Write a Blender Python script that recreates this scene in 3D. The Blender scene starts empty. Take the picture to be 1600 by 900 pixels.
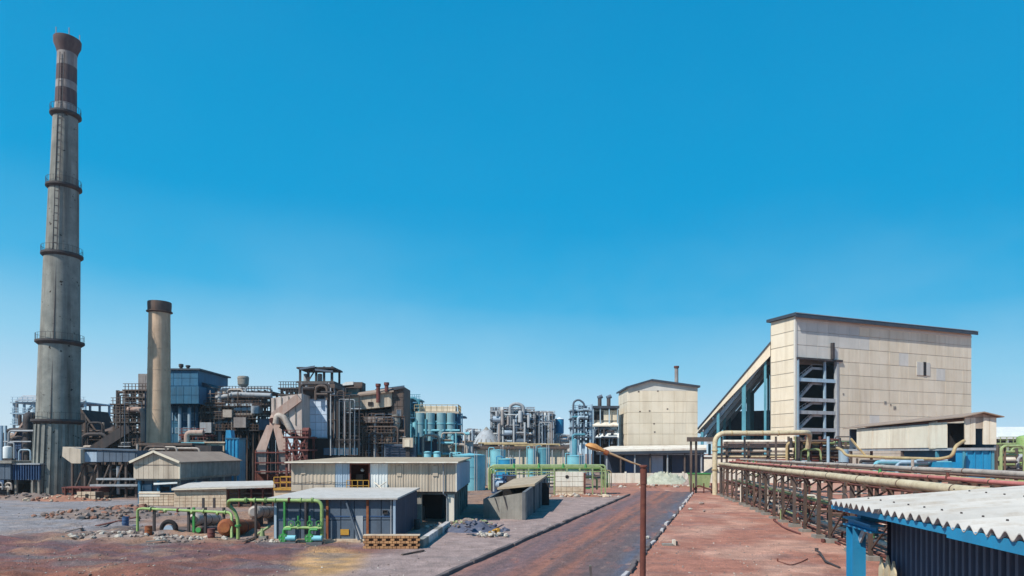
import bpy, bmesh, math, random
from mathutils import Vector, Matrix, noise
rng = random.Random(7)
SC = bpy.context.scene
C = SC.collection
R = math.radians

# ------------------------------------------------------------------ camera, sky, sun
H, F, HY = 7.0, 1000.0, 708.0            # camera height, focal length and horizon row in 1600x900 terms
cam = bpy.data.cameras.new('camera'); camo = bpy.data.objects.new('camera', cam); C.objects.link(camo)
camo.location = (0, 0, H); camo.rotation_euler = (R(90), 0, 0)
cam.sensor_width = 36; cam.lens = 36*F/1600; cam.shift_y = (HY-450)/1600
cam.clip_start = .1; cam.clip_end = 20000
SC.camera = camo
SC.view_settings.view_transform = 'Standard'; SC.view_settings.look = 'None'
SC.view_settings.exposure = 0.12; SC.view_settings.gamma = 1

SUN_EL, SUN_AZ = R(48), math.atan2(-.73, -.68)
w = bpy.data.worlds.new('World'); SC.world = w; w.use_nodes = True
nt = w.node_tree; nt.nodes.clear()
def N(t, typ, **k):
    n = t.nodes.new(typ)
    for a, b in k.items(): setattr(n, a, b)
    return n
sky = N(nt, 'ShaderNodeTexSky', sky_type='NISHITA', sun_disc=False, sun_elevation=SUN_EL, sun_rotation=SUN_AZ)
sky.altitude = 0; sky.air_density = 1.3; sky.dust_density = .35; sky.ozone_density = 3.0
tc = N(nt, 'ShaderNodeTexCoord'); sep = N(nt, 'ShaderNodeSeparateXYZ')
def lin(r, g, b): return tuple((c/255/12.92 if c/255 <= .04045 else ((c/255+.055)/1.055)**2.4) for c in (r, g, b)) + (1,)
ramp = N(nt, 'ShaderNodeValToRGB'); e = ramp.color_ramp.elements; e.remove(e[1])
for i, (p, c) in enumerate([(0,(204,228,243)),(.06,(184,220,243)),(.13,(138,206,239)),(.22,(52,177,229)),(.33,(3,160,218)),(.58,(0,146,205)),(1,(0,104,170))]):
    q = e[0] if i == 0 else e.new(p)
    q.position = p; q.color = lin(*c)
gain = N(nt, 'ShaderNodeMix', data_type='RGBA', blend_type='MULTIPLY'); gain.inputs[0].default_value = 1; gain.inputs[7].default_value = (9.1, 9.1, 9.1, 1)
base = N(nt, 'ShaderNodeMix', data_type='RGBA'); base.inputs[0].default_value = .012        # clear saturated air over the Nishita sky
mp = N(nt, 'ShaderNodeMapping'); mp.inputs['Scale'].default_value = (1.3, 1.3, 2.4)
nz = N(nt, 'ShaderNodeTexNoise'); nz.inputs['Scale'].default_value = 1.5; nz.inputs['Detail'].default_value = 7; nz.inputs['Roughness'].default_value = .6
rp = N(nt, 'ShaderNodeValToRGB'); rp.color_ramp.elements[0].position = .42; rp.color_ramp.elements[1].position = .78
el = N(nt, 'ShaderNodeMapRange'); el.inputs[1].default_value = 0; el.inputs[2].default_value = .36; el.inputs[3].default_value = .4; el.inputs[4].default_value = .012
mul = N(nt, 'ShaderNodeMath', operation='MULTIPLY')
mix = N(nt, 'ShaderNodeMix', data_type='RGBA'); mix.inputs[7].default_value = (5.4, 7.2, 8.3, 1)
bg = N(nt, 'ShaderNodeBackground'); bg.inputs[1].default_value = .10
out = N(nt, 'ShaderNodeOutputWorld')
lk = nt.links.new
lk(tc.outputs['Generated'], mp.inputs[0]); lk(mp.outputs[0], nz.inputs['Vector']); lk(tc.outputs['Generated'], sep.inputs[0])
tilt = N(nt, 'ShaderNodeMath', operation='MULTIPLY_ADD'); tilt.inputs[1].default_value = .05; lk(sep.outputs[0], tilt.inputs[0]); lk(sep.outputs[2], tilt.inputs[2])      # paler towards the sun, deeper away from it
lk(tilt.outputs[0], ramp.inputs[0]); lk(ramp.outputs[0], gain.inputs[6]); lk(gain.outputs[2], base.inputs[6]); lk(sky.outputs[0], base.inputs[7])
lk(nz.outputs[0], rp.inputs[0]); lk(sep.outputs[2], el.inputs[0])
lk(rp.outputs[0], mul.inputs[0]); lk(el.outputs[0], mul.inputs[1]); lk(mul.outputs[0], mix.inputs[0])
lk(base.outputs[2], mix.inputs[6]); lk(mix.outputs[2], bg.inputs[0]); lk(bg.outputs[0], out.inputs[0])

sd = Vector((math.sin(SUN_AZ)*math.cos(SUN_EL), math.cos(SUN_AZ)*math.cos(SUN_EL), math.sin(SUN_EL)))
sl = bpy.data.lights.new('sun', 'SUN'); sl.energy = 5.0; sl.angle = R(.5); sl.color = (1, .95, .86)
so = bpy.data.objects.new('sun', sl); C.objects.link(so); so.rotation_euler = sd.to_track_quat('Z', 'Y').to_euler(); so.location = (-60, -50, 90)

# ------------------------------------------------------------------ geometry helpers
def P(px, py, Y): return Vector(((px-800)*Y/F, Y, H-(py-HY)*Y/F))
def PX(px, Y): return (px-800)*Y/F
def PZ(py, Y): return H-(py-HY)*Y/F
def G(px, py): Y = H*F/(py-HY); return Vector(((px-800)*Y/F, Y, 0))
Z = Vector((0, 0, 1))
MW = {}                                   # matrix of each thing, so that shapes may be given in world metres

class MB:
    def __init__(s): s.v = []; s.f = []
    def add(s, vs, fs):
        b = len(s.v); s.v += [Vector(q) for q in vs]; s.f += [tuple(i+b for i in f) for f in fs]; return s
    def box(s, x0, x1, y0, y1, z0, z1):
        return s.add([(x0,y0,z0),(x1,y0,z0),(x1,y1,z0),(x0,y1,z0),(x0,y0,z1),(x1,y0,z1),(x1,y1,z1),(x0,y1,z1)],
                     [(0,3,2,1),(4,5,6,7),(0,1,5,4),(1,2,6,5),(2,3,7,6),(3,0,4,7)])
    def bx(s, x0, x1, y0, y1, Y, D):      # front face fills this rectangle of the view at distance Y; D metres deep
        return s.box(PX(x0,Y), PX(x1,Y), Y, Y+D, PZ(y1,Y), PZ(y0,Y))
    def beam(s, p, q, a, b=None, up=None):
        p = Vector(p); q = Vector(q); b = b or a; d = (q-p).normalized()
        u = up or (Z if abs(d.z) < .95 else Vector((0,1,0)))
        x = d.cross(u).normalized(); y = x.cross(d)
        vs = [e + x*sx*a/2 + y*sy*b/2 for e in (p, q) for sx, sy in ((-1,-1),(1,-1),(1,1),(-1,1))]
        return s.add(vs, [(0,3,2,1)[::-1],(4,5,6,7)[::-1],(0,1,5,4)[::-1],(1,2,6,5)[::-1],(2,3,7,6)[::-1],(3,0,4,7)[::-1]])
    def cyl(s, p, q, r, r2=None, n=14, cap=True):
        r2 = r if r2 is None else r2
        return s.tube([p, q], [r, r2], n, cap)
    def tube(s, pts, r, n=10, cap=True):
        pts = [Vector(p) for p in pts]; m = len(pts)
        rr = r if isinstance(r, (list, tuple)) else [r]*m
        t0 = (pts[1]-pts[0]).normalized()
        x = t0.cross(Z if abs(t0.z) < .9 else Vector((0,1,0))).normalized()
        vs = []
        for i in range(m):
            t = (pts[min(i+1,m-1)]-pts[max(i-1,0)]).normalized()
            x = (x - t*x.dot(t)).normalized(); y = t.cross(x)
            for k in range(n):
                a = 2*math.pi*k/n; vs.append(pts[i] + (x*math.cos(a)+y*math.sin(a))*rr[i])
        fs = [(i*n+k, i*n+(k+1)%n, (i+1)*n+(k+1)%n, (i+1)*n+k) for i in range(m-1) for k in range(n)]
        if cap: fs += [tuple(range(n))[::-1], tuple(range((m-1)*n, m*n))]
        return s.add(vs, fs)
    def lathe(s, prof, n=24, c=(0,0), cap=True):   # prof of (r, z) or (r, z, dx)
        vs = []
        for q in prof:
            dx = q[2] if len(q) > 2 else 0
            vs += [(c[0]+dx+q[0]*math.cos(2*math.pi*k/n), c[1]+q[0]*math.sin(2*math.pi*k/n), q[1]) for k in range(n)]
        m = len(prof)
        fs = [(i*n+k, i*n+(k+1)%n, (i+1)*n+(k+1)%n, (i+1)*n+k) for i in range(m-1) for k in range(n)]
        if cap: fs += [tuple(range(n))[::-1], tuple(range((m-1)*n, m*n))]
        return s.add(vs, fs)
    def prism(s, poly, y0, y1):           # poly of (x, z), anticlockwise seen from -y
        n = len(poly)
        vs = [(a, y0, b) for a, b in poly] + [(a, y1, b) for a, b in poly]
        return s.add(vs, [tuple(range(n)), tuple(range(n, 2*n))[::-1]] + [((i+1)%n, i, i+n, (i+1)%n+n) for i in range(n)])
    def pprism(s, poly, Y, D):            # the same from view positions at distance Y
        return s.prism([(PX(a,Y), PZ(b,Y)) for a, b in poly], Y, Y+D)
    def slab(s, a, b, c, d, t):           # four corners, thickness t downwards
        q = [Vector(e) for e in (a,b,c,d)]
        return s.add(q + [e - Z*t for e in q], [(0,1,2,3),(7,6,5,4),(1,0,4,5),(2,1,5,6),(3,2,6,7),(0,3,7,4)])
    def mesh(s, name, m, M=None, smooth=False):
        me = bpy.data.meshes.new(name)
        vs = [M @ q for q in s.v] if M is not None else s.v
        me.from_pydata([tuple(q) for q in vs], [], s.f)
        bm = bmesh.new(); bm.from_mesh(me); bmesh.ops.recalc_face_normals(bm, faces=bm.faces); bm.to_mesh(me); bm.free()
        if smooth:
            me.polygons.foreach_set('use_smooth', [True]*len(me.polygons)); me.set_sharp_from_angle(angle=R(40))
        me.materials.append(m)
        return me

def fillet(pts, rad, k=5):
    pts = [Vector(p) for p in pts]; o = [pts[0]]
    for i in range(1, len(pts)-1):
        a, b, c = pts[i-1], pts[i], pts[i+1]
        r = min(rad, (a-b).length*.45, (c-b).length*.45)
        p = b+(a-b).normalized()*r; q = b+(c-b).normalized()*r
        for j in range(k+1):
            t = j/k; o.append(p*(1-t)**2 + b*2*t*(1-t) + q*t*t)
    o.append(pts[-1]); return o

def thing(name, label, cat, loc=(0,0,0), rz=0, group=None):
    o = bpy.data.objects.new(name, None); C.objects.link(o); o.empty_display_size = .5
    o.location = loc; o.rotation_euler = (0, 0, rz); o['label'] = label; o['category'] = cat
    if group: o['group'] = group
    MW[o.name] = Matrix.Translation(Vector(loc)) @ Matrix.Rotation(rz, 4, 'Z')
    return o
def part(name, mb, m, parent, smooth=False, stuff=False, label=None):
    M = MW[parent.name]
    o = bpy.data.objects.new(name, mb.mesh(name, m, M.inverted(), smooth)); C.objects.link(o); o.parent = parent
    MW[o.name] = M
    if stuff: o['kind'] = 'stuff'
    if label: o['label'] = label
    return o
def solo(name, mb, m, label, cat, loc, smooth=False, group=None):
    M = Matrix.Translation(Vector(loc))
    o = bpy.data.objects.new(name, mb.mesh(name, m, M.inverted(), smooth)); C.objects.link(o); o.location = loc
    o['label'] = label; o['category'] = cat; MW[o.name] = M
    if group: o['group'] = group
    return o
def setting(name, mb, m, smooth=False):
    o = bpy.data.objects.new(name, mb.mesh(name, m, None, smooth)); C.objects.link(o); o['kind'] = 'structure'; MW[o.name] = Matrix()
    return o
def piece(name, me, parent, pos, rz=0, tilt=0, sc=None):      # a repeated piece sharing its mesh, at a world position
    M = MW[parent.name].inverted() @ Matrix.Translation(Vector(pos)) @ Matrix.Rotation(rz, 4, 'Z') @ Matrix.Rotation(tilt, 4, 'X')
    if sc: M = M @ Matrix.Diagonal((*sc, 1))
    o = bpy.data.objects.new(name, me); C.objects.link(o); o.parent = parent; o.matrix_local = M
    return o
def dup(root, loc, rz=0, label=None):
    r = root.copy(); C.objects.link(r); r.location = loc; r.rotation_euler = (0,0,rz)
    if label: r['label'] = label
    MW[r.name] = Matrix.Translation(Vector(loc)) @ Matrix.Rotation(rz, 4, 'Z')
    for ch in list(root.children):
        c = ch.copy(); C.objects.link(c); c.parent = r
        for g in ch.children:
            d = g.copy(); C.objects.link(d); d.parent = c
    return r

def panel_mesh(w, h, t, m, ribs=0, name='cladding_panel'):
    b = MB()
    if not ribs:
        e = min(.03, t*.4)
        b.add([(-w/2,0,0),(w/2,0,0),(w/2,0,h),(-w/2,0,h),(-w/2+e,-t,e),(w/2-e,-t,e),(w/2-e,-t,h-e),(-w/2+e,-t,h-e)],
              [(0,1,5,4),(1,2,6,5),(2,3,7,6),(3,0,4,7),(4,5,6,7)])
    else:
        p = w/ribs; pr = []
        for i in range(ribs):
            x = -w/2+i*p
            pr += [(x, -t*.35), (x+p*.42, -t*.35), (x+p*.52, -t), (x+p*.9, -t)]
        pr.append((w/2, -t*.35)); n = len(pr)
        vs = [(a, c, 0) for a, c in pr] + [(a, c, h) for a, c in pr]
        b.add(vs, [(i, i+1, i+1+n, i+n) for i in range(n-1)])
    me = b.mesh(name, m)
    return me
def clad(root, O, u, W, Hh, nu, nv, m, t=.08, gap=.05, vgap=None, skip=None, jit=.02, ribs=0, name='cladding_panel', heights=None, alt=None):
    u = Vector(u).normalized(); n = u.cross(Z); rz = math.atan2(u.y, u.x); O = Vector(O)
    vg = gap*.5 if vgap is None else vgap
    hs = heights or [Hh/nv]*nv; cw = W/nu; cache = {}; z = 0
    for j, h in enumerate(hs):
        for i in range(nu):
            if skip and skip(i, j): continue
            mm = alt(i, j) if alt else None
            key = (round(h, 3), (mm or m).name)
            if key not in cache: cache[key] = panel_mesh(cw-vg, h-gap, t, mm or m, ribs, name)
            pos = O + u*(cw*(i+.5)) + Z*(z+gap/2) + n*(rng.random()*jit)
            piece(name, cache[key], root, pos, rz + rng.uniform(-1,1)*.004, rng.uniform(-1,1)*.003)
        z += h

# ------------------------------------------------------------------ materials
def lin(r, g, b): return tuple((c/255/12.92 if c/255 <= .04045 else ((c/255+.055)/1.055)**2.4) for c in (r, g, b)) + (1,)
def mat(name, a, b=None, s=.6, streak=0, dirt=None, damt=.5, rough=.8, metal=0, bump=.15, bs=6, rnd=.0, spots=None):
    m = bpy.data.materials.new(name); m.use_nodes = True; t = m.node_tree; L = t.links.new
    bs_ = t.nodes['Principled BSDF']; bs_.inputs['Roughness'].default_value = rough; bs_.inputs['Metallic'].default_value = metal
    b = b or tuple(c*.75 for c in a[:3])+(1,)
    g = N(t, 'ShaderNodeNewGeometry')
    oi = N(t, 'ShaderNodeObjectInfo')
    def noise_(scale, stretch, detail=6):
        mp = N(t, 'ShaderNodeMapping'); mp.inputs['Scale'].default_value = tuple(scale*q for q in stretch)
        L(g.outputs['Position'], mp.inputs[0]); n = N(t, 'ShaderNodeTexNoise'); n.inputs['Scale'].default_value = 1
        n.inputs['Detail'].default_value = detail; n.inputs['Roughness'].default_value = .65; L(mp.outputs[0], n.inputs['Vector']); return n
    n1 = noise_(s, (1,1,1)); r1 = N(t, 'ShaderNodeMapRange'); r1.inputs[1].default_value = .3; r1.inputs[2].default_value = .7; L(n1.outputs[0], r1.inputs[0])
    mx = N(t, 'ShaderNodeMix', data_type='RGBA'); mx.inputs[6].default_value = a; mx.inputs[7].default_value = b; L(r1.outputs[0], mx.inputs[0])
    col = mx.outputs[2]
    if dirt:
        n2 = noise_(streak or s*2.3, (1,1,.07) if streak else (1,1,1)); r2 = N(t, 'ShaderNodeMapRange')
        r2.inputs[1].default_value = .48; r2.inputs[2].default_value = .72; r2.inputs[4].default_value = damt; L(n2.outputs[0], r2.inputs[0])
        m2 = N(t, 'ShaderNodeMix', data_type='RGBA'); m2.inputs[7].default_value = dirt; L(r2.outputs[0], m2.inputs[0]); L(col, m2.inputs[6]); col = m2.outputs[2]
    if spots:
        n3 = noise_(spots[1], (1,1,1), 2); r3 = N(t, 'ShaderNodeMapRange'); r3.inputs[1].default_value = spots[2]; r3.inputs[2].default_value = spots[2]+.06; L(n3.outputs[0], r3.inputs[0])
        m3 = N(t, 'ShaderNodeMix', data_type='RGBA'); m3.inputs[7].default_value = spots[0]; L(r3.outputs[0], m3.inputs[0]); L(col, m3.inputs[6]); col = m3.outputs[2]
    if rnd:
        rr = N(t, 'ShaderNodeMapRange'); rr.inputs[3].default_value = 1-rnd; rr.inputs[4].default_value = 1+rnd; L(oi.outputs['Random'], rr.inputs[0])
        hs = N(t, 'ShaderNodeHueSaturation'); L(rr.outputs[0], hs.inputs['Value']); L(col, hs.inputs['Color']); col = hs.outputs[0]
    L(col, bs_.inputs['Base Color'])
    if bump:
        nb = noise_(bs, (1,1,1), 4); bp = N(t, 'ShaderNodeBump'); bp.inputs['Strength'].default_value = bump; bp.inputs['Distance'].default_value = .05
        L(nb.outputs[0], bp.inputs['Height']); L(bp.outputs[0], bs_.inputs['Normal'])
    return m

M_ = {}
M_['stack'] = mat('stack_concrete', lin(150,150,142), lin(112,114,110), .45, .5, lin(70,58,50), .8, .9, bump=.3, bs=1.2, spots=(lin(48,42,38), 1.1, .66))
M_['stackred'] = mat('stack_red_paint', lin(88,64,64), lin(74,60,62), .6, 1.0, lin(120,110,104), .5)
M_['stackpale'] = mat('stack_pale_paint', lin(160,152,148), lin(130,124,122), .6, 1.0, lin(80,60,56), .6)
M_['stack2'] = mat('old_stack_concrete', lin(206,178,150), lin(176,150,126), .5, 1.6, lin(92,78,62), .6, .9, spots=(lin(80,66,50), 1.2, .72))
M_['conc'] = mat('concrete', lin(150,146,138), lin(118,114,108), .8, 1.4, lin(86,80,74), .6, .9, bump=.25)
M_['concd'] = mat('grey_concrete', lin(112,114,116), lin(84,86,90), .7, 1.2, lin(60,58,58), .6, .9, bump=.25)
M_['cream'] = mat('cream_sheeting', lin(226,214,194), lin(214,200,176), .15, .5, lin(184,166,142), .6, .75, bump=.1, bs=1.5, rnd=.05, spots=(lin(120,100,80), .45, .79))
M_['creamg'] = mat('grey_sheeting', lin(206,202,194), lin(186,183,176), .2, .5, lin(222,218,210), .5, .75, bump=.06, rnd=.05)
M_['beige'] = mat('beige_sheeting', lin(198,183,164), lin(178,163,146), .4, 1.2, lin(112,94,76), .65, .75, bump=.06, rnd=.06)
M_['bluegrey'] = mat('blue_grey_sheeting', lin(168,184,198), lin(146,164,182), .5, 1.4, lin(120,120,120), .4, .7, bump=.06, rnd=.05)
M_['whitesheet'] = mat('white_sheeting', lin(222,224,222), lin(202,206,206), .5, 1.3, lin(160,156,150), .35, .7, bump=.06, rnd=.04)
M_['cementroof'] = mat('pale_cement_roofing', lin(192,187,181), lin(176,171,165), .8, 0, lin(146,138,128), .5, .85, bump=.1)
M_['lapsheet'] = mat('weathered_roof_sheet', lin(194,189,183), lin(172,168,163), 1.1, 0, lin(150,134,116), .6, .8, bump=.1, rnd=.09)
M_['tanroof'] = mat('tan_roofing', lin(178,160,136), lin(156,140,118), .5, 0, lin(120,100,82), .4, .85)
M_['brownroof'] = mat('brown_roofing', lin(158,138,122), lin(140,122,108), .5, 0, lin(110,92,80), .4, .85)
M_['roofdark'] = mat('dark_roof_sheeting', lin(58,66,78), lin(44,50,60), .4, 0, lin(82,88,96), .4, .6)
M_['slate'] = mat('slate_sheeting', lin(88,102,118), lin(70,84,100), .6, 1.5, lin(62,62,66), .5, .7, rnd=.08)
M_['shedwall'] = mat('dark_blue_ribbed_sheet', lin(78,98,124), lin(62,82,106), .8, 1.6, lin(52,58,70), .5, .55)
M_['palepanel'] = mat('pale_cream_panel', lin(230,222,204), lin(216,206,186), .5, 1.2, lin(176,150,124), .5, .75, rnd=.04)
M_['hoodpale'] = mat('dusty_pale_plate', lin(204,192,184), lin(178,164,156), .5, 1.5, lin(140,112,98), .6, .85)
M_['iceblue'] = mat('pale_blue_sheeting', lin(206,220,236), lin(186,202,222), .5, 1.4, lin(140,142,148), .4, .7, rnd=.05)
M_['siloteal'] = mat('grey_teal_paint', lin(134,172,180), lin(108,150,162), .4, 1.3, lin(100,104,100), .5, .6)
M_['navy'] = mat('navy_sheeting', lin(56,66,88), lin(44,54,74), .6, 1.4, lin(36,40,52), .5, .6, rnd=.08)
M_['dark'] = mat('sooty_steel', lin(68,64,66), lin(46,43,46), .7, 1.2, lin(104,82,70), .5, .8, rnd=.15)
M_['trestle'] = mat('dark_rusty_steel', lin(92,74,64), lin(64,54,50), 1.2, 2.5, lin(128,92,72), .6, .9, rnd=.15)
M_['steel'] = mat('rusted_brown_steel', lin(100,87,80), lin(74,65,62), .8, 1.5, lin(134,94,72), .5, .85, rnd=.12)
M_['steelpale'] = mat('weathered_grey_steel', lin(170,174,178), lin(142,148,154), .5, 1.5, lin(112,94,84), .5, .7, rnd=.12)
M_['steelblue'] = mat('pale_blue_steel', lin(168,190,204), lin(140,168,188), .5, 1.5, lin(110,110,112), .4, .65, rnd=.1)
M_['rust'] = mat('orange_rust', lin(150,86,50), lin(112,60,40), 1.2, 0, lin(178,120,62), .5, .9, bump=.3)
M_['rustdk'] = mat('dark_red_rust', lin(104,56,46), lin(78,44,40), 1.2, 0, lin(128,80,62), .5, .9, bump=.3, rnd=.1)
M_['redsteel'] = mat('red_oxide_steel', lin(118,62,56), lin(92,52,48), .8, 0, lin(80,56,50), .5, .8, rnd=.1)
M_['pink'] = mat('dusty_pink_plate', lin(184,160,148), lin(158,136,126), .5, 1.5, lin(150,100,80), .5, .85, rnd=.06)
M_['teal'] = mat('teal_paint', lin(84,150,166), lin(64,126,146), .4, 1.3, lin(70,88,96), .5, .6, rnd=.1)
M_['tealdk'] = mat('dark_teal_sheeting', lin(42,104,136), lin(34,88,118), .4, 1.2, lin(36,66,84), .5, .6, rnd=.08)
M_['tealpale'] = mat('pale_teal_paint', lin(128,190,200), lin(104,170,186), .4, 1.3, lin(110,120,120), .35, .6, rnd=.08)
M_['blue'] = mat('bright_blue_paint', lin(40,146,190), lin(30,126,172), .6, 1.8, lin(60,90,104), .4, .5, rnd=.05)
M_['bluedk'] = mat('deep_blue_paint', lin(52,84,124), lin(42,68,104), .6, 1.8, lin(60,64,76), .5, .6, rnd=.12)
M_['green'] = mat('light_green_paint', lin(150,178,106), lin(122,152,88), 1.6, 0, lin(114,108,78), .65, .5, bump=.05)
M_['greendk'] = mat('green_paint', lin(62,148,72), lin(50,124,62), .8, 0, lin(80,96,64), .5, .5, bump=.05)
M_['greenpale'] = mat('faded_green_paint', lin(160,174,122), lin(128,146,98), .8, 0, lin(104,106,80), .6, .6, bump=.05, rnd=.08)
M_['yellow'] = mat('yellow_paint', lin(196,150,50), lin(166,120,44), .9, 0, lin(112,76,44), .5, .6)
M_['pipecream'] = mat('cream_pipe_lagging', lin(206,192,162), lin(184,168,136), .9, 0, lin(134,108,84), .55, .6, bump=.1, rnd=.08)
M_['pipegrey'] = mat('grey_pipe_lagging', lin(186,174,162), lin(160,148,138), .9, 0, lin(112,88,78), .5, .6, rnd=.08)
M_['pipered'] = mat('red_pipe_paint', lin(204,122,114), lin(176,102,94), .9, 0, lin(120,90,80), .5, .55)
M_['pipetan'] = mat('tan_pipe_paint', lin(190,168,124), lin(162,140,104), .9, 0, lin(122,92,62), .5, .6)
M_['void'] = mat('shaded_sooty_interior', lin(40,36,36), lin(28,26,28), .8, rough=.95)  # near-black: shade inside openings put into the colour, soot in the flue mouths
M_['deck'] = mat('grimy_decking', lin(96,88,84), lin(74,68,66), .6, rough=.9, rnd=.1)
M_['wallwhite'] = mat('whitewashed_wall', lin(228,221,207), lin(212,202,186), .4, .8, lin(160,120,98), .6, .9)
M_['block'] = mat('pale_blockwork', lin(206,188,164), lin(186,164,140), .8, 0, lin(150,108,86), .55, .9, bump=.3)
M_['brick'] = mat('clay_brick', lin(186,142,98), lin(158,112,78), 2.0, 0, lin(120,84,64), .5, .9, bump=.3, rnd=.18)
M_['mortarpale'] = mat('pale_mortar', lin(150,132,112), rough=.95)
M_['mortar'] = mat('dark_mortar', lin(92,70,58), rough=.95)
M_['glass'] = mat('dusty_glass', lin(118,146,164), lin(86,112,132), 1.0, rough=.25, bump=0)
M_['stone'] = mat('rubble_stone', lin(150,132,122), lin(112,98,94), 1.5, 0, lin(186,176,166), .5, .95, bump=.4, rnd=.2)
M_['stonew'] = mat('white_rubble_stone', lin(204,196,184), lin(172,164,154), 1.5, 0, lin(128,112,102), .5, .95, bump=.4, rnd=.2)
M_['stoned'] = mat('dark_rubble_stone', lin(128,112,104), lin(98,88,86), 1.2, 0, lin(156,126,104), .5, .95, bump=.4)
M_['ashgreen'] = mat('dusty_spoil', lin(186,186,168), lin(150,152,134), .8, 0, lin(120,116,100), .5, .95, bump=.4)
M_['arm'] = mat('tan_lamp_arm', lin(172,142,108), lin(140,112,86), 4, 0, lin(100,76,60), .5, .6)
M_['tarp'] = mat('grey_blue_sheet', lin(86,92,112), lin(66,70,88), .9, 0, lin(126,122,124), .5, .8, bump=.3)
M_['earthpile'] = mat('red_earth', lin(158,110,88), lin(132,92,76), .8, 0, lin(104,84,76), .5, .95, bump=.4)
M_['kerbdk'] = mat('grimy_kerb_concrete', lin(112,100,98), lin(86,76,76), 1.0, 0, lin(66,54,52), .5, .95, rnd=.12)
M_['kerbw'] = mat('worn_white_kerb_paint', lin(206,202,200), lin(168,160,158), 1.6, 0, lin(110,96,92), .6, .9, rnd=.08)
M_['lamp'] = mat('orange_lamp_paint', lin(200,146,82), lin(166,112,62), 4, 0, lin(116,80,56), .5, .6)

# ------------------------------------------------------------------ the ground
ROAD_A = Vector((-3.65, 36.5)); ROAD_D = Vector((.3165, .9486)); ROAD_N = Vector((.9486, -.3165)); ROAD_W = 9.5
def road_uv(x, y): q = Vector((x, y))-ROAD_A; return q.dot(ROAD_N), q.dot(ROAD_D)
def sm(a, b, x): t = max(0, min(1, (x-a)/(b-a))); return t*t*(3-2*t)
def fb(x, y, s, o=4, k=0): return noise.fractal(Vector((x*s, y*s, k)), 1.0, 2.0, o)
SOIL = dict(red=lin(168,112,93), red2=lin(192,148,128), pave=lin(158,136,130), purple=lin(104,78,82), track=lin(124,82,74), orange=lin(140,86,64),
            yellow=lin(194,150,100), grey=lin(138,133,136), far=lin(140,112,98), dirt=lin(150,116,96))
SOIL = {k: Vector(v[:3]) for k, v in SOIL.items()}
def soil(x, y):
    u, v = road_uv(x, y); n = fb(x, y, .12); n2 = fb(x, y, .5, 5, 3)
    c = SOIL['dirt'].lerp(SOIL['far'], sm(80, 120, y+n*10))
    c = c.lerp(SOIL['pave'], sm(-13, -10, u+n*2)*(1-sm(95, 110, y+n*8)))
    c = c.lerp(SOIL['red'], sm(4, 6, u))
    c = c.lerp(SOIL['red'], sm(100, 108, y+n*4)*sm(-14, -8, u+n*3)*.9)
    c = c.lerp(SOIL['red2'], sm(-.15, .5, fb(x, y, .16, 6, 9))*.8 if u > 4 else .0)
    # yard on the left: grey gravel, purple haul track, yellow spoil
    c = c.lerp(SOIL['grey'], sm(-30, -46, x+n*9)*sm(50, 57, y+n*7)*(1-sm(92, 100, y)))
    tr = (1-sm(47, 53, y+n*4 - max(0, -x-20)*.16))*(1-sm(-9.5, -6.5, u+n*2))
    st = fb(x*.25, y*1.6, .6, 4, 5)
    c = c.lerp(SOIL['purple'].lerp(SOIL['track'], sm(-.25, .35, st)), tr)
    c = c.lerp(SOIL['orange'], (1-sm(37, 43, y+n*3))*sm(-16, -24, x+n*5)*.8)
    d = math.hypot((x+11.9+(y-41)*.12)/2.9, (y-41.5)/6.5) + n*.5
    c = c.lerp(SOIL['yellow'], 1-sm(.55, 1.15, d))
    d = math.hypot((x+28)/9, (y-53)/2.2) + n*.6
    c = c.lerp(SOIL['yellow'].lerp(SOIL['pave'], .5), (1-sm(.5, 1.1, d))*.7)
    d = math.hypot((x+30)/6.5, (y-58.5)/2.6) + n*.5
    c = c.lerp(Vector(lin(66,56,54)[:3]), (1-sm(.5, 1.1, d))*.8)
    k = sm(.12, .5, fb(x*.5, y, .45, 5, 21))*(1 if u < -8 else 0)
    c = c.lerp(SOIL['yellow'].lerp(SOIL['pave'], .4), k*.3)
    k = sm(.1, .5, fb(x*.4, y, .5, 5, 33))*(1 if u < -8 else .4)
    c = c.lerp(SOIL['grey']*.62, k*.6)
    return c*(1+.26*n2)
def zground(x, y):
    u, v = road_uv(x, y)
    if v < 95 and -.2 < u < ROAD_W+.2: return -.1
    a = .02 + .10*sm(2, 10, u-ROAD_W)*0.5 + .26*sm(-9, -13, u)*(1-sm(58, 75, y))
    a2 = sm(-9.5, -13, u)*(1-sm(47, 52, y)) ; a3 = sm(-13,-17,x)*sm(-50,-44,x)*sm(48,51,y)*(1-sm(66,76,y))
    far = 1-sm(100, 180, y)
    return (fb(x, y, 1.3, 4, 7)*.1*a2 + abs(fb(x*.45, y, .9, 5, 8))*.22*a2 + fb(x, y, .55, 5, 11)*.26*a3 + fb(x, y, .35, 5, 1)*a + fb(x*.3, y, 1.1, 3, 2)*a*.35)*far
xs = [-4000,-1500,-700,-400,-250,-180,-140]; x = -110.
while x < 60: xs.append(x); x += .42 if -45 < x < 32 else 1.5
xs += [60,75,100,140,200,300,500,1000,4000]
ys = [-400,-150,-50,0,15,24]; y = 28.
while y < 125: ys.append(y); y *= 1.0085
ys += [130,140,155,175,200,240,300,400,600,1000,2500,6000]
vs, cols = [], []
for y in ys:
    for x in xs:
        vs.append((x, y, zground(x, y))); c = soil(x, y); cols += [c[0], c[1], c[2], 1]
nx = len(xs)
fs = [(j*nx+i, j*nx+i+1, (j+1)*nx+i+1, (j+1)*nx+i) for j in range(len(ys)-1) for i in range(nx-1)]
me = bpy.data.meshes.new('ground'); me.from_pydata(vs, [], fs)
at = me.color_attributes.new('soil', 'FLOAT_COLOR', 'POINT'); at.data.foreach_set('color', cols)
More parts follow.
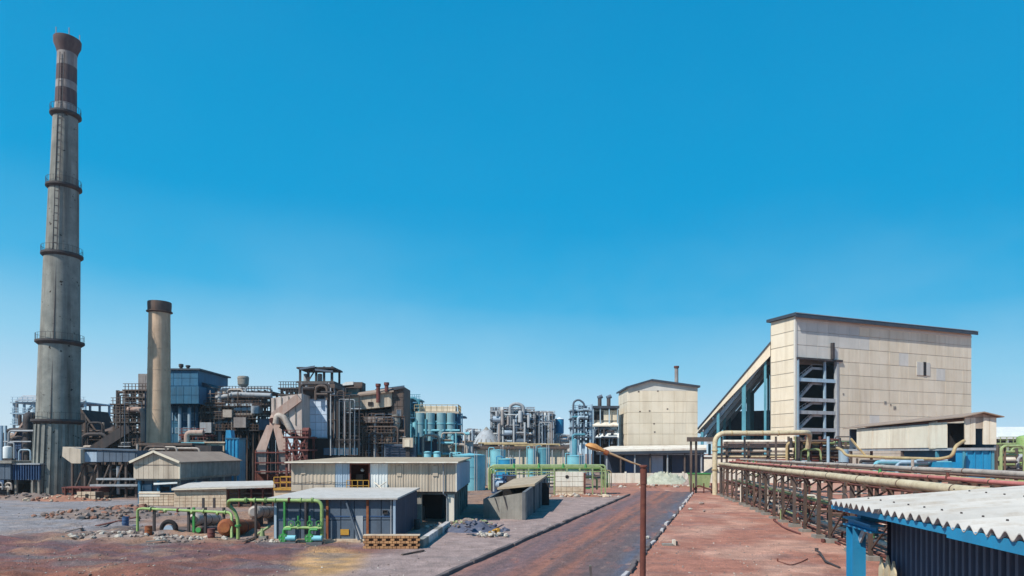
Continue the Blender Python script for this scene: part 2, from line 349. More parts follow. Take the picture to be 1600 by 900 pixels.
me.polygons.foreach_set('use_smooth', [True]*len(me.polygons))
def soilmat(name, attr, stretch=(1,1,1), a=None, cols=None):
    m = bpy.data.materials.new(name); m.use_nodes = True; t = m.node_tree; L = t.links.new; b = t.nodes['Principled BSDF']; b.inputs['Roughness'].default_value = .95
    g = N(t, 'ShaderNodeNewGeometry')
    def nz(s, st=(1,1,1), d=6, src=None):
        mp = N(t, 'ShaderNodeMapping'); mp.inputs['Scale'].default_value = tuple(s*k for k in st); L(src or g.outputs['Position'], mp.inputs[0])
        n = N(t, 'ShaderNodeTexNoise'); n.inputs['Scale'].default_value = 1; n.inputs['Detail'].default_value = d; n.inputs['Roughness'].default_value = .7; L(mp.outputs[0], n.inputs['Vector']); return n.outputs[0]
    if attr:
        at = N(t, 'ShaderNodeAttribute', attribute_name=attr); col = at.outputs['Color']
    else:
        tc = N(t, 'ShaderNodeTexCoord'); o = tc.outputs['Object']
        sx = N(t, 'ShaderNodeSeparateXYZ'); L(o, sx.inputs[0])
        wv = nz(.05, (1,1,1), 3, o)
        ad = N(t, 'ShaderNodeMath', operation='MULTIPLY_ADD'); L(wv, ad.inputs[0]); ad.inputs[1].default_value = 2.6; L(sx.outputs[0], ad.inputs[2])
        mr = N(t, 'ShaderNodeMapRange'); mr.inputs[1].default_value = 1.3; mr.inputs[2].default_value = ROAD_W+1.3; L(ad.outputs[0], mr.inputs[0])
        rp = N(t, 'ShaderNodeValToRGB'); e = rp.color_ramp.elements; e.remove(e[1])
        for i, (p, c) in enumerate(cols):
            q = e[0] if i == 0 else e.new(p)
            q.position = p; q.color = c
        L(mr.outputs[0], rp.inputs[0]); col = rp.outputs[0]
        s1 = nz(1.0, (1.1,.06,1), 6, o); m1 = N(t, 'ShaderNodeMapRange'); m1.inputs[1].default_value = .42; m1.inputs[2].default_value = .62; m1.inputs[4].default_value = .8; L(s1, m1.inputs[0])
        mx = N(t, 'ShaderNodeMix', data_type='RGBA'); L(m1.outputs[0], mx.inputs[0]); L(col, mx.inputs[6]); mx.inputs[7].default_value = lin(98,82,84); col = mx.outputs[2]
        s2 = nz(.5, (1,.25,1), 6, o); m2 = N(t, 'ShaderNodeMapRange'); m2.inputs[1].default_value = .52; m2.inputs[2].default_value = .68; m2.inputs[4].default_value = .8; L(s2, m2.inputs[0])
        mx = N(t, 'ShaderNodeMix', data_type='RGBA'); L(m2.outputs[0], mx.inputs[0]); L(col, mx.inputs[6]); mx.inputs[7].default_value = lin(156,98,80); col = mx.outputs[2]
        s3 = nz(.55, (1,.35,1), 3, o); m3 = N(t, 'ShaderNodeMapRange'); m3.inputs[1].default_value = .62; m3.inputs[2].default_value = .67; m3.inputs[4].default_value = .75; L(s3, m3.inputs[0])
        mx = N(t, 'ShaderNodeMix', data_type='RGBA'); L(m3.outputs[0], mx.inputs[0]); L(col, mx.inputs[6]); mx.inputs[7].default_value = lin(70,60,62); col = mx.outputs[2]      # oily patches
        s4 = nz(.9, (1,.5,1), 8, o); m4 = N(t, 'ShaderNodeMapRange'); m4.inputs[1].default_value = .58; m4.inputs[2].default_value = .7; m4.inputs[4].default_value = .7; L(s4, m4.inputs[0])
        mx = N(t, 'ShaderNodeMix', data_type='RGBA'); L(m4.outputs[0], mx.inputs[0]); L(col, mx.inputs[6]); mx.inputs[7].default_value = lin(176,140,124); col = mx.outputs[2]     # dust
        b.inputs['Roughness'].default_value = .85
    f1 = nz(1.1, d=10); f2 = nz(9.0, d=4); f = N(t, 'ShaderNodeMix'); f.inputs[0].default_value = .45; L(f1, f.inputs[2]); L(f2, f.inputs[3]); f = f.outputs[0]
    r = N(t, 'ShaderNodeMapRange'); r.inputs[1].default_value = .34; r.inputs[2].default_value = .66; r.inputs[3].default_value = .5; r.inputs[4].default_value = 1.45; L(f, r.inputs[0])
    h = N(t, 'ShaderNodeHueSaturation'); L(r.outputs[0], h.inputs['Value']); L(col, h.inputs['Color']); L(h.outputs[0], b.inputs['Base Color'])
    bn = nz(4.0, d=9); bp = N(t, 'ShaderNodeBump'); bp.inputs['Strength'].default_value = .9; bp.inputs['Distance'].default_value = .2; L(bn, bp.inputs['Height']); L(bp.outputs[0], b.inputs['Normal'])
    return m
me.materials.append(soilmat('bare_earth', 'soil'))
gr = bpy.data.objects.new('ground', me); C.objects.link(gr); gr['kind'] = 'structure'

RZ = -math.atan2(ROAD_D.x, ROAD_D.y)
def rw(u, v, z=0): q = ROAD_A + ROAD_N*u + ROAD_D*v; return Vector((q.x, q.y, z))
rd = MB(); nr, nc_ = 127, 24; vs = []
for i in range(nr):
    v = -40+i
    for k in range(nc_+1):
        u = ROAD_W*k/nc_; rut = sum(-.05*math.exp(-((u-c)/.4)**2) for c in (2.2, 4.0, 5.9, 7.6))
        vs.append((u, v, .02+.07*math.sin(math.pi*u/ROAD_W)+rut+.035*noise.fractal(Vector((u*.8, v*.25, 4)), 1, 2, 4)))
rd.add(vs, [(i*(nc_+1)+k, i*(nc_+1)+k+1, (i+1)*(nc_+1)+k+1, (i+1)*(nc_+1)+k) for i in range(nr-1) for k in range(nc_)])
rmat = soilmat('muddy_road', None, cols=[(0,lin(154,112,102)),(.12,lin(130,98,94)),(.24,lin(122,96,98)),(.36,lin(150,100,86)),(.47,lin(158,104,84)),(.54,lin(114,84,78)),(.62,lin(150,98,80)),(.7,lin(120,92,88)),(.86,lin(104,92,94)),(.95,lin(92,96,112)),(1,lin(120,110,112))])
me = rd.mesh('road', rmat)
for p in me.polygons: p.use_smooth = True
road = bpy.data.objects.new('road', me); C.objects.link(road); road.location = (ROAD_A.x, ROAD_A.y, 0); road.rotation_euler = (0,0,RZ); road['kind'] = 'structure'
MW[road.name] = Matrix.Translation((ROAD_A.x, ROAD_A.y, 0)) @ Matrix.Rotation(RZ, 4, 'Z')
def stone_mesh(l, w, h, m, name):
    b = MB(); e = .03
    b.add([(-w/2,-l/2,-.15),(w/2,-l/2,-.15),(w/2,l/2,-.15),(-w/2,l/2,-.15),(-w/2,-l/2,h-e),(w/2,-l/2,h-e),(w/2,l/2,h-e),(-w/2,l/2,h-e),
           (-w/2+e,-l/2+e,h),(w/2-e,-l/2+e,h),(w/2-e,l/2-e,h),(-w/2+e,l/2-e,h)],
          [(0,1,5,4),(1,2,6,5),(2,3,7,6),(3,0,4,7),(4,5,9,8),(5,6,10,9),(6,7,11,10),(7,4,8,11),(8,9,10,11)])
    return b.mesh(name, m)
k1 = stone_mesh(1.94, .3, .3, M_['kerbdk'], 'kerb_stone'); k2 = stone_mesh(1.94, .26, .26, M_['kerbw'], 'kerb_stone'); k3 = stone_mesh(1.94, .26, .22, M_['kerbdk'], 'kerb_stone')
kl = thing('kerb', '', '', rw(0,0)); kr = thing('kerb', '', '', rw(ROAD_W,0))
for k in (kl, kr):
    del k['label'], k['category']; k['kind'] = 'structure'
for i in range(-10, 37):
    piece('kerb_stone', k1, kl, rw(-.15+rng.uniform(-.06,.06), i*2+1, rng.uniform(-.1,.03)), RZ+rng.uniform(-.04,.04))
for i in range(-10, 41):
    if rng.random() < .1: continue
    piece('kerb_stone', k2 if rng.random() < .45 else k3, kr, rw(ROAD_W+.13+rng.uniform(-.08,.08), i*2+1, rng.uniform(-.13,.02)), RZ+rng.uniform(-.06,.06))

# ------------------------------------------------------------------ small builders
def steelwork(root, x0, x1, levels, Y, D, nc, m, cw=.35, dm=None, rail=True, brace=True, base=None, th=.3):
    """open frame: columns, decks at the rows in `levels` (top first), railings and some diagonals"""
    z0 = 0 if base is None else PZ(base, Y)
    dm = dm or M_['deck']; X0, X1 = PX(x0, Y), PX(x1, Y); zt = PZ(levels[0], Y)
    for i in range(nc):
        x = X0 + (X1-X0)*i/(nc-1)
        for yy in (Y, Y+D): part('column', MB().box(x-cw/2, x+cw/2, yy-cw/2, yy+cw/2, z0, zt+.05*i), m, root)
    for j, py in enumerate(levels):
        z = PZ(py, Y)
        part('deck', MB().box(X0-.5, X1+.5, Y-.6, Y+D+.6, z-th, z), dm if j else m, root)
        if rail:
            b = MB()
            for k in range(nc*2-1):
                x = X0 + (X1-X0)*k/(nc*2-2); b.box(x-.05, x+.05, Y-.55, Y-.45, z, z+1.1)
            for zz in (.55, 1.1): b.box(X0-.4, X1+.4, Y-.54, Y-.46, z+zz-.05, z+zz+.05)
            part('railing', b, m, root)
    if brace:
        zs = [PZ(p, Y) for p in levels] + [z0]
        for j in range(len(zs)-1):
            i = (j*2+1) % (nc-1); a = X0+(X1-X0)*i/(nc-1); b_ = X0+(X1-X0)*(i+1)/(nc-1)
            part('brace', MB().beam((a, Y-.1, zs[j+1]), (b_, Y-.1, zs[j]-.3), cw*.6), m, root)
def pipes(root, x0, x1, y0, y1, Y, D, n, ms, r=(.12,.35), seed=1):
    q = random.Random(seed)
    for i in range(n):
        a, b = sorted((q.uniform(x0, x1), q.uniform(x0, x1)))
        if b-a < (x1-x0)*.2: b = min(x1, a+(x1-x0)*.3)
        c, d = q.uniform(y0, y1), q.uniform(y0, y1); yy = Y+q.uniform(-.8, D); rr = q.uniform(*r); k = q.random()
        if k < .35: pts = [P(a,c,yy), P(b,c,yy)]
        elif k < .6: pts = [P(a,y0,yy), P(a,y1,yy)]
        elif k < .8: pts = [P(a,max(c,d),yy), P(a,min(c,d),yy), P(b,min(c,d),yy)]
        else: pts = [P(a,y1,yy), P(a,min(c,d),yy), P(b,min(c,d),yy), P(b,y1,yy)]
        part('pipe', MB().tube(fillet(pts, rr*4), rr, 8), q.choice(ms), root, True)
def vessel(root, px, y0, y1, hw, Y, m, name='vessel', dy=0, n=18, dome=True):
    r = hw*Y/F; zb, zt = PZ(y1, Y), PZ(y0, Y); d = r*.35 if dome else .05
    return part(name, MB().lathe([(r,zb),(r,zt-d),(r*.94,zt-d*.6),(r*.7,zt-d*.2),(r*.3,zt),(.02,zt+.02)], n, (PX(px,Y), Y+dy)), m, root, True)
def window(root, x0, x1, y0, y1, Y, fm=None, gm=None):
    X0, X1, Z0, Z1 = PX(x0,Y), PX(x1,Y), PZ(y1,Y), PZ(y0,Y); t = (X1-X0)*.09
    b = MB().box(X0,X0+t,Y-.1,Y,Z0,Z1).box(X1-t,X1,Y-.1,Y,Z0,Z1).box(X0+t,X1-t,Y-.1,Y,Z0,Z0+t).box(X0+t,X1-t,Y-.1,Y,Z1-t,Z1)
    f = part('window', b, fm or M_['steelpale'], root)
    part('pane', MB().box(X0+t,X1-t,Y-.04,Y-.01,Z0+t,Z1-t), gm or M_['glass'], f)
def front(root, x0, x1, y0, y1, Y, nu, nv, m, **k):       # cladding on a wall that faces the viewer
    clad(root, P(x0,y1,Y), (1,0,0), PX(x1,Y)-PX(x0,Y), PZ(y0,Y)-PZ(y1,Y), nu, nv, m, **k)
def side(root, px, y0, y1, Y, D, nu, nv, m, **k):          # cladding on a wall that faces right
    clad(root, P(px,y1,Y), (0,1,0), D, PZ(y0,Y)-PZ(y1,Y), nu, nv, m, **k)
def railing(root, pts, m, h=1.1, r=.05, step=1.5):
    b = MB()
    for a, c in zip(pts, pts[1:]):
        a, c = Vector(a), Vector(c); n = max(1, int((c-a).length/step))
        for i in range(n+1): q = a.lerp(c, i/n); b.beam(q, q+Z*h, r*1.4)
        for k in (.5, 1): b.beam(a+Z*h*k, c+Z*h*k, r*1.4)
    return part('railing', b, m, root)
def rock(b, c, r, q):
    """a broken lump added to b"""
    vs, fs = ICO
    k = Vector((q.uniform(.7,1.3), q.uniform(.7,1.3), q.uniform(.5,.9))); a = q.uniform(0, 6.3)
    rot = Matrix.Rotation(a, 3, 'Z') @ Matrix.Rotation(q.uniform(-.5,.5), 3, 'X')
    b.add([Vector(c) + rot @ Vector((v[0]*k[0], v[1]*k[1], v[2]*k[2]))*r*q.uniform(.75,1.15) for v in vs], fs)
_b = bmesh.new(); bmesh.ops.create_icosphere(_b, subdivisions=1, radius=1); _b.verts.index_update()
ICO = ([v.co.copy() for v in _b.verts], [tuple(v.index for v in f.verts) for f in _b.faces]); _b.free()
def heap(b, cx, cy, rx, ry, h, q, n=26, z0=-.1):
    """a lumpy mound"""
    vs = []; m = 12
    for j in range(m+1):
        for i in range(n):
            a = 2*math.pi*i/n; t = j/m
            x = cx+math.cos(a)*rx*t*(1+.2*noise.noise(Vector((math.cos(a)*2, math.sin(a)*2, cx)))); y = cy+math.sin(a)*ry*t
            z = z0 + h*(1-t**1.6)*(1+.55*noise.fractal(Vector((x*1.1, y*1.1, h)), 1, 2, 4))
            vs.append((x, y, z))
    b.add(vs, [(j*n+i, j*n+(i+1)%n, (j+1)*n+(i+1)%n, (j+1)*n+i) for j in range(m) for i in range(n)])

# ------------------------------------------------------------------ tall chimney
Y = 109.0; s = Y/F; X0 = PX(88, Y)
t = thing('tall_chimney', 'very tall tapering concrete chimney with ring balconies and dark red bands near its mouth', 'chimney', (X0, Y, 0))
cx = lambda py: 17.5*(772-py)/710*s
def seg(name, rows, m, n=40, cap=True):
    return part(name, MB().lathe([(hw*s, PZ(py, Y), cx(py)) for py, hw in rows], n, (X0, Y), cap), m, t, True)
seg('shaft_section', [(775,30.5),(662,28.5)], M_['stack'])
seg('shaft_section', [(662,29),(538,27.4)], M_['stack'])
seg('shaft_section', [(538,26.2),(402,24.0)], M_['stack'])
seg('shaft_section', [(402,22),(296,20)], M_['stack'])
seg('shaft_section', [(296,19),(184,16.6)], M_['stack'])
seg('shaft_section', [(184,15),(165,14.4)], M_['stackpale'])
seg('painted_band', [(165,14.5),(142,14.1)], M_['stackred'])
seg('shaft_section', [(142,13.9),(130,13.8)], M_['stackpale'])
seg('painted_band', [(130,13.8),(106,13.5)], M_['stackred'])
seg('shaft_section', [(106,13.3),(85,13.2)], M_['stackpale'])
seg('crown', [(85,13.4),(78,15.2),(71,18.2),(63,18.6),(62,16.5),(70,14.5)], M_['stackred'])
seg('flue_mouth', [(64,15.5),(63,15.4)], M_['void'])
for py, hw in ((658,35), (536,32.5), (400,28), (294,24), (181,21)):
    p = seg('ring_balcony', [(py+5,hw-5),(py+1,hw),(py-2,hw),(py-2.1,hw-6)], M_['dark'])
    z = PZ(py-2, Y); b = MB(); r = (hw-.8)*s; c0 = Vector((X0+cx(py), Y, 0))
    for k in range(28):
        a = 2*math.pi*k/28; a2 = 2*math.pi*(k+1)/28
        q = c0+Vector((math.cos(a)*r, math.sin(a)*r, z)); q2 = c0+Vector((math.cos(a2)*r, math.sin(a2)*r, z))
        b.beam(q, q+Z*1.1, .035); b.beam(q+Z*1.1, q2+Z*1.1, .04)
    part('railing', b, M_['dark'], p)
for k in range(22):
    a = 2*math.pi*(k+.5)/22; r = 30.8*s
    b = MB(); o = Vector((math.cos(a), math.sin(a), 0)); tg = Vector((-o.y, o.x, 0))
    q0 = Vector((X0, Y, 0))+o*r; q1 = Vector((X0+cx(664), Y, PZ(664, Y)))+o*(28.4*s)
    b.beam(q0, q1, .42, .5, up=o); part('pilaster', b, M_['stack'], t)
b = MB()
for a in (-.35, .35): b.beam(Vector((X0+a+.6, Y-30.9*s, 0)), Vector((X0+a+cx(90)+.3, Y-15*s, PZ(90, Y))), .09)
for k in range(0, 60):
    f = k/60; z = PZ(90, Y)*f; yy = Y-30.9*s+(15.9*s)*f; xx = X0+.6+(cx(90)-.3)*f
    b.beam((xx-.35, yy, z), (xx+.35, yy, z), .06)
part('ladder', b, M_['dark'], t)
for k in range(5):
    a = k*1.26+.4; q = Vector((X0+cx(62)+math.cos(a)*16*s, Y+math.sin(a)*16*s, PZ(63, Y))); part('lightning_rod', MB().beam(q, q+Z*1.3, .09), M_['stackpale'], t)

# ------------------------------------------------------------------ short chimney
Y = 118.0; s = Y/F; X0 = PX(247, Y); cy = Y
t = thing('short_chimney', 'shorter tan concrete chimney with a sooty collar, in front of the dark teal boiler house', 'chimney', (X0, Y, 0))
def seg(name, rows, m, n=32): return part(name, MB().lathe([(hw*s, PZ(py, Y), (247+(772-py)*.008-247)*s) for py, hw in rows], n, (X0, Y)), m, t, True)
prev = (768, 17.6)
for py, hw in ((640,16.7),(610,16.4),(578,16.1),(545,15.8),(490,15.2)):
    seg('shaft_section', [prev, (py, hw)], M_['stack2']); prev = (py, hw)
    if py > 500: seg('joint_band', [(py+1.2,hw+.25),(py-.4,hw+.25)], M_['stack2'])
seg('crown', [(490,15.2),(486,16.6),(476,17),(472.5,16.8),(472,14.5),(477,14)], M_['steel'])
seg('ring_platform', [(489,15),(488,18.6),(487,18.6),(486.8,15)], M_['steel'])
seg('flue_mouth', [(473.5,14.6),(473,14.4)], M_['void'])

# ------------------------------------------------------------------ boiler house
Y = 135.0
t = thing('boiler_house', 'dark teal sheeted boiler house with a jutting upper floor and two black vents', 'boiler house', (PX(275,Y), Y, 0))
part('wall', MB().bx(232,310,578,770,Y,14), M_['tealdk'], t)
part('upper_storey', MB().bx(252,311,604,631,Y-3,3.2), M_['tealdk'], t)
front(t, 252,311,604,631,Y-3,5,2,M_['tealdk'])
front(t, 246,310,579,603,Y,5,2,M_['tealdk'])
front(t, 246,310,632,692,Y,5,4,M_['tealdk'])
part('side_wing', MB().pprism([(306,770),(332,770),(332,605),(306,596)], Y+2, 12), M_['tealdk'], t)
clad(t, P(311,640,Y+2), (1,0,0), 21*.137, 33*.137, 2, 2, M_['tealdk'])
part('roof', MB().bx(230,312,575.5,578,Y-.5,15), M_['roofdark'], t)
part('wing_roof', MB().pprism([(310,599),(333,607),(333,604),(310,595)], Y+1.6, 13), M_['roofdark'], t)
part('grey_annexe', MB().bx(216,240,584,770,Y+1,10), M_['stackpale'], t)
clad(t, P(216,690,Y+1), (1,0,0), 24*.136, 104*.136, 2, 6, M_['stackpale'])
for x in (271.5, 282.5):
    part('vent', MB().lathe([(.32,PZ(580,Y)),(.32,PZ(571,Y)),(.48,PZ(570,Y)),(.48,PZ(566 if x<280 else 568,Y)),(.3,PZ(565.5 if x<280 else 567.5,Y))], 12, (PX(x,Y), Y+3)), M_['dark'], t, True)
for i in range(5):
    window(t, 250+i*12, 258+i*12, 645, 657, Y-.1, M_['steelblue'])
    window(t, 250+i*12, 258+i*12, 668, 677, Y-.1, M_['steelblue'])
for i in range(3): part('duct', MB().tube(fillet([P(266+i*15,690,Y-1.5),P(266+i*15,640,Y-1.5),P(266+i*15,636,Y)],1),.35,8), M_['steelblue'], t, True)

# ------------------------------------------------------------------ steel platforms left of the short chimney
Y = 121.0
t = thing('platform_tower', 'rusty open steel tower of stacked platforms left of the shorter tan chimney', 'platform tower', (PX(205,Y), Y, 0))
steelwork(t, 179, 230, [631,645,659,675,695], Y, 6, 6, M_['steel'], cw=.26, th=.22)
steelwork(t, 198, 230, [609,620], Y+.3, 5, 4, M_['steel'], base=631, cw=.26, th=.22)
pipes(t, 182, 230, 612, 700, Y-.8, 6, 26, [M_['dark'], M_['steelpale'], M_['slate'], M_['trestle']], (.05,.13), seed=61)
pipes(t, 182, 230, 610, 700, Y, 5, 16, [M_['steel'], M_['dark'], M_['steelpale']], seed=3)
part('hopper', MB().add([P(196,672,Y),P(214,672,Y),P(214,672,Y+3),P(196,672,Y+3),P(202,690,Y+1),P(208,690,Y+1),P(208,690,Y+2),P(202,690,Y+2)],[(0,1,5,4),(1,2,6,5),(2,3,7,6),(3,0,4,7),(0,3,2,1),(4,5,6,7)]), M_['pipegrey'], t)
part('pale_duct', MB().tube(fillet([P(200,640,Y-1),P(224,640,Y-1),P(224,690,Y-1)],1),.5,10), M_['pink'], t, True)

# flue building that carries the foot of the short chimney, the ore shed and the sloping conveyor
Y = 112.0
t = thing('flue_building', 'low sooty flue building at the foot of the shorter chimney', 'building', (PX(245,Y), Y, 0))
part('wall', MB().bx(212,330,696,768,Y,4.5), M_['dark'], t)
part('roof_slab', MB().bx(210,300,692,696,Y-.4,5.2), M_['steel'], t)
for i in range(6): part('buttress', MB().bx(218+i*16,221+i*16,698,768,Y-.4,.6), M_['steel'], t)
pipes(t, 214, 330, 694, 720, Y-1.2, .6, 6, [M_['steel'], M_['pipegrey']], seed=4)
Y = 124.0
t = thing('ore_shed', 'sooty ore shed with a sagging sloped roof between the two chimneys', 'shed', (PX(150,Y), Y, 0))
part('wall', MB().pprism([(112,770),(192,770),(192,690),(178,674),(152,678),(140,668),(128,640),(112,640)], Y, 8), M_['dark'], t)
part('roof', MB().slab(P(152,676,Y-.6),P(180,672,Y-.6),P(180,664,Y+9),P(152,668,Y+9),.5), M_['steel'], t)
part('hopper_slope', MB().slab(P(126,637,Y-.5),P(154,677,Y-.5),P(154,676,Y+8),P(126,637,Y+8),.6), M_['steel'], t)
part('conveyor', MB().beam(P(150,704,Y-3),P(206,668,Y-3),2.2,1.8), M_['dark'], t)
for i in range(5): part('conveyor_leg', MB().beam(P(154+i*11,700-i*6,Y-3),P(154+i*11,768,Y-3),.3), M_['steel'], t)
pipes(t, 115, 190, 660, 765, Y-2, 1.5, 12, [M_['steel'], M_['dark'], M_['pipegrey']], seed=5)

# pale roofed frame beyond the tall chimney
Y = 150.0
t = thing('pale_loading_frame', 'pale blue steel frame with a low hipped roof, half hidden by the tall chimney', 'steel frame', (PX(78,Y), Y, 0))
steelwork(t, 22, 133, [628,645,662], Y, 9, 8, M_['steelblue'], cw=.4, dm=M_['steelblue'])
part('roof', MB().add([P(22,627,Y-1),P(133,627,Y-1),P(133,627,Y+10),P(22,627,Y+10),P(36,617.5,Y+4),P(120,617.5,Y+4)],[(0,1,5,4),(1,2,5),(2,3,4,5),(3,0,4),(0,3,2,1)]), M_['steelpale'], t)
pipes(t, 24, 132, 627, 665, Y+2, 6, 10, [M_['steelblue'], M_['steelpale']], seed=6)

# ------------------------------------------------------------------ filter house at the left edge
Y = 116.0
t = thing('filter_house', 'dusty filter house with a pink sloping roof, blue ribbed wall and a tall grey duct', 'filter house', (PX(28,Y), Y, 0))
part('wall', MB().pprism([(-30,775),(40,775),(40,655),(24,678),(0,684),(-30,684)], Y, 9), M_['bluedk'], t)
part('roof', MB().slab(P(21,679,Y-.8),P(40,652,Y-.8),P(40,652,Y+10),P(21,679,Y+10),.5), M_['pink'], t)
part('low_roof', MB().slab(P(-32,684,Y-.8),P(21,680,Y-.8),P(21,676,Y+10),P(-32,680,Y+10),.5), M_['brownroof'], t)
clad(t, P(22,770,Y), (1,0,0), 18*.116, 90*.116, 3, 5, M_['bluedk'])
part('dark_panel', MB().bx(-30,20,686,712,Y-.3,.3), M_['dark'], t)
part('tall_duct', MB().bx(41,60,660,770,Y-1,4), M_['pipegrey'], t)
part('round_duct', MB().tube(fillet([P(43,740,Y-2),P(43,650,Y-2),P(50,650,Y+2)],1.0),[.72]*9,12), M_['dark'], t, True)
for x in (31, 55): vessel(t, x, 648, 665, 2.6, Y, M_['dark'], 'cowl')
pipes(t, 0, 60, 665, 730, Y-2.5, 1, 8, [M_['steelpale'], M_['steelblue'], M_['dark']], seed=8)
Y = 107.0
t = thing('white_tank', 'small white upright tank with a domed top beside the blue ribbed bin', 'tank', (PX(12,Y), Y, 0))
vessel(t, 12, 697, 716, 6, Y, M_['whitesheet'], 'shell'); part('stand', MB().bx(6,18,716,775,Y-.5,1), M_['dark'], t)
part('pipe', MB().tube(fillet([P(12,697,Y),P(12,692,Y),P(22,692,Y),P(22,718,Y)],.3),.12,8), M_['steelpale'], t, True)
Y = 105.0
t = thing('storage_bin', 'blue ribbed storage bin raised on concrete posts near the left edge', 'bin', (PX(40,Y), Y, 0))
part('body', MB().bx(20,61,726,749,Y,6), M_['bluedk'], t)
for i in range(11): part('rib', MB().bx(20+i*4,21.2+i*4,725,750,Y-.25,.3), M_['bluedk'], t)
part('rim', MB().bx(19,62,724,726,Y-.4,6.8), M_['steelpale'], t)
for x in (24, 50, 60):
    for d in (0, 5): part('post', MB().bx(x-1.5,x+1.5,749,777,Y+d,.4), M_['conc'], t)
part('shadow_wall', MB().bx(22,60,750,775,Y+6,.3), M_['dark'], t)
t = thing('pump_shelter', 'grey flat-topped shelter box over dark machinery, at the left edge', 'shelter', (PX(4,Y), Y, 0))
part('body', MB().bx(-28,17,724,750,Y-.5,6), M_['slate'], t); part('roof', MB().bx(-30,18,720,724,Y-1,7), M_['conc'], t)
clad(t, P(-28,749,Y-.5), (1,0,0), 45*.105, 24*.105, 5, 1, M_['slate'])
part('machinery', MB().bx(-26,16,757,775,Y+1,3), M_['dark'], t)
for x in (-20, -4, 12): part('post', MB().bx(x-1.2,x+1.2,750,777,Y,.3), M_['conc'], t)
pipes(t, -25, 18, 752, 765, Y-.3, 1, 5, [M_['steelpale'], M_['pipegrey']], r=(.08,.15), seed=9)

# ------------------------------------------------------------------ conveyor gallery
Y = 100.0
t = thing('conveyor_gallery', 'covered grey conveyor gallery on dark legs with a cream head box by the tall chimney', 'conveyor', (PX(155,Y), Y, 0))
part('head_box', MB().pprism([(97,713),(112,724),(126,724),(126,702),(112,700),(98,698)], Y-1, 4), M_['beige'], t)
part('gallery_body', MB().pprism([(126,723),(214,721),(214,704),(126,704)], Y, 4.5), M_['slate'], t)
clad(t, P(127,722,Y), (1,0,0), 25*.1, 16*.1, 2, 1, M_['bluegrey'])
clad(t, P(152,722,Y), (1,0,0), 60*.1, 16*.1, 6, 1, M_['slate'])
part('gallery_roof', MB().slab(P(112,699.5,Y-.3),P(214,703,Y-.3),P(214,702,Y+5),P(112,699,Y+5),.2), M_['slate'], t)
for i, x in enumerate((112, 132, 152, 172, 196, 212)):
    for d in (.4, 3.8): part('leg', MB().bx(x-1.3,x+1.3,722,778,Y+d,.3), M_['steel'], t)
for i, x in enumerate((112, 132, 152, 172)): part('brace', MB().beam(P(x,775,Y+.3),P(x+20,724,Y+.3),.2), M_['steel'], t)
part('cable_tray', MB().bx(150,212,747,750,Y+.2,.5), M_['steelpale'], t)
part('back_wall', MB().bx(126,214,726,776,Y+5.5,.4), M_['void'], t)
part('walkway', MB().bx(140,214,757,760,Y-.4,2), M_['steelpale'], t)
pipes(t, 132, 212, 728, 772, Y+1, 2.5, 12, [M_['steel'], M_['dark'], M_['steelpale']], seed=10)
Y = 94.0
t = thing('cream_block_plinth', 'crumbling cream block plinth below the conveyor gallery', 'plinth', (PX(136,Y), Y, 0))
part('body', MB().bx(122,149,769,786,Y,2), M_['mortar'], t)
clad(t, P(121,787,Y), (1,0,0), 29*.094, 19*.094, 4, 3, M_['block'], t=.12, jit=.06, name='block')
part('opening', MB().bx(133,138,772,780,Y-.2,.1), M_['void'], t)
t = thing('skip_frame', 'red-brown flat steel skip lying beside the cream block plinth', 'skip', (PX(126,96), 96, 0))
part('body', MB().bx(97,156,763,770,98,2.5), M_['rustdk'], t); part('rim', MB().bx(96,157,761,763,97.8,3), M_['redsteel'], t)
for x in (100, 112, 124, 140, 152): part('rib', MB().bx(x,x+2,762,777,97.7,.3), M_['rustdk'], t)

# ------------------------------------------------------------------ gable-ended raised shed
Y = 88.0; D = 19.5
t = thing('gable_shed', 'raised tan shed with a shallow gable roof and a long side coloured grey for its shade', 'shed', (PX(245,Y), Y, 0))
X0, X1 = PX(209,Y), PX(280,Y); XR = PX(243,Y); zb, ze, zr = PZ(748,Y), PZ(722,Y), PZ(706.5,Y)
part('gable_wall', MB().prism([(X0,zb),(X1,zb),(X1,ze),(XR,zr),(X0,ze)], Y, Y+D), M_['beige'], t)
nb = 9
for i in range(nb):
    a = X0+(X1-X0)*i/nb; b_ = X0+(X1-X0)*(i+1)/nb
    f = lambda x: ze+(zr-ze)*((x-X0)/(XR-X0) if x < XR else (X1-x)/(X1-XR))
    part('cladding_panel', MB().prism([(a+.02,zb),(b_-.02,zb),(b_-.02,f(b_)-.05),(a+.02,f(a)-.05)], Y-.06-.02*rng.random(), Y), M_['beige'], t)
clad(t, (X1, Y, zb), (0,1,0), D, ze-zb-.1, 12, 1, M_['conc'], ribs=0)  # long side in grey: its shade is put into the panel colour
part('roof', MB().slab((XR,Y-.5,zr+.12),(X1+.35,Y-.5,ze+.02),(X1+.35,Y+D+.3,ze+.02),(XR,Y+D+.3,zr+.12),.14), M_['brownroof'], t)
part('roof', MB().slab((X0-.3,Y-.5,ze+.02),(XR,Y-.5,zr+.12),(XR,Y+D+.3,zr+.12),(X0-.3,Y+D+.3,ze+.02),.14), M_['brownroof'], t)
part('barge_board', MB().beam((X1+.3,Y-.55,ze-.02),(XR,Y-.55,zr+.1),.1,.3).beam((X0-.3,Y-.55,ze-.02),(XR,Y-.55,zr+.1),.1,.3).box(X1-.06,X1+.14,Y-.12,Y+.1,zb,ze), M_['cream'], t)
part('seam_strip', MB().box(X0+.2,X1-.3,Y-.1,Y-.085,ze-.45,ze-.36), M_['steel'], t)
part('lower_storey', MB().box(X0+.8, X1-.9, Y+1.2, Y+D-1, -.2, zb-.02), M_['slate'], t)
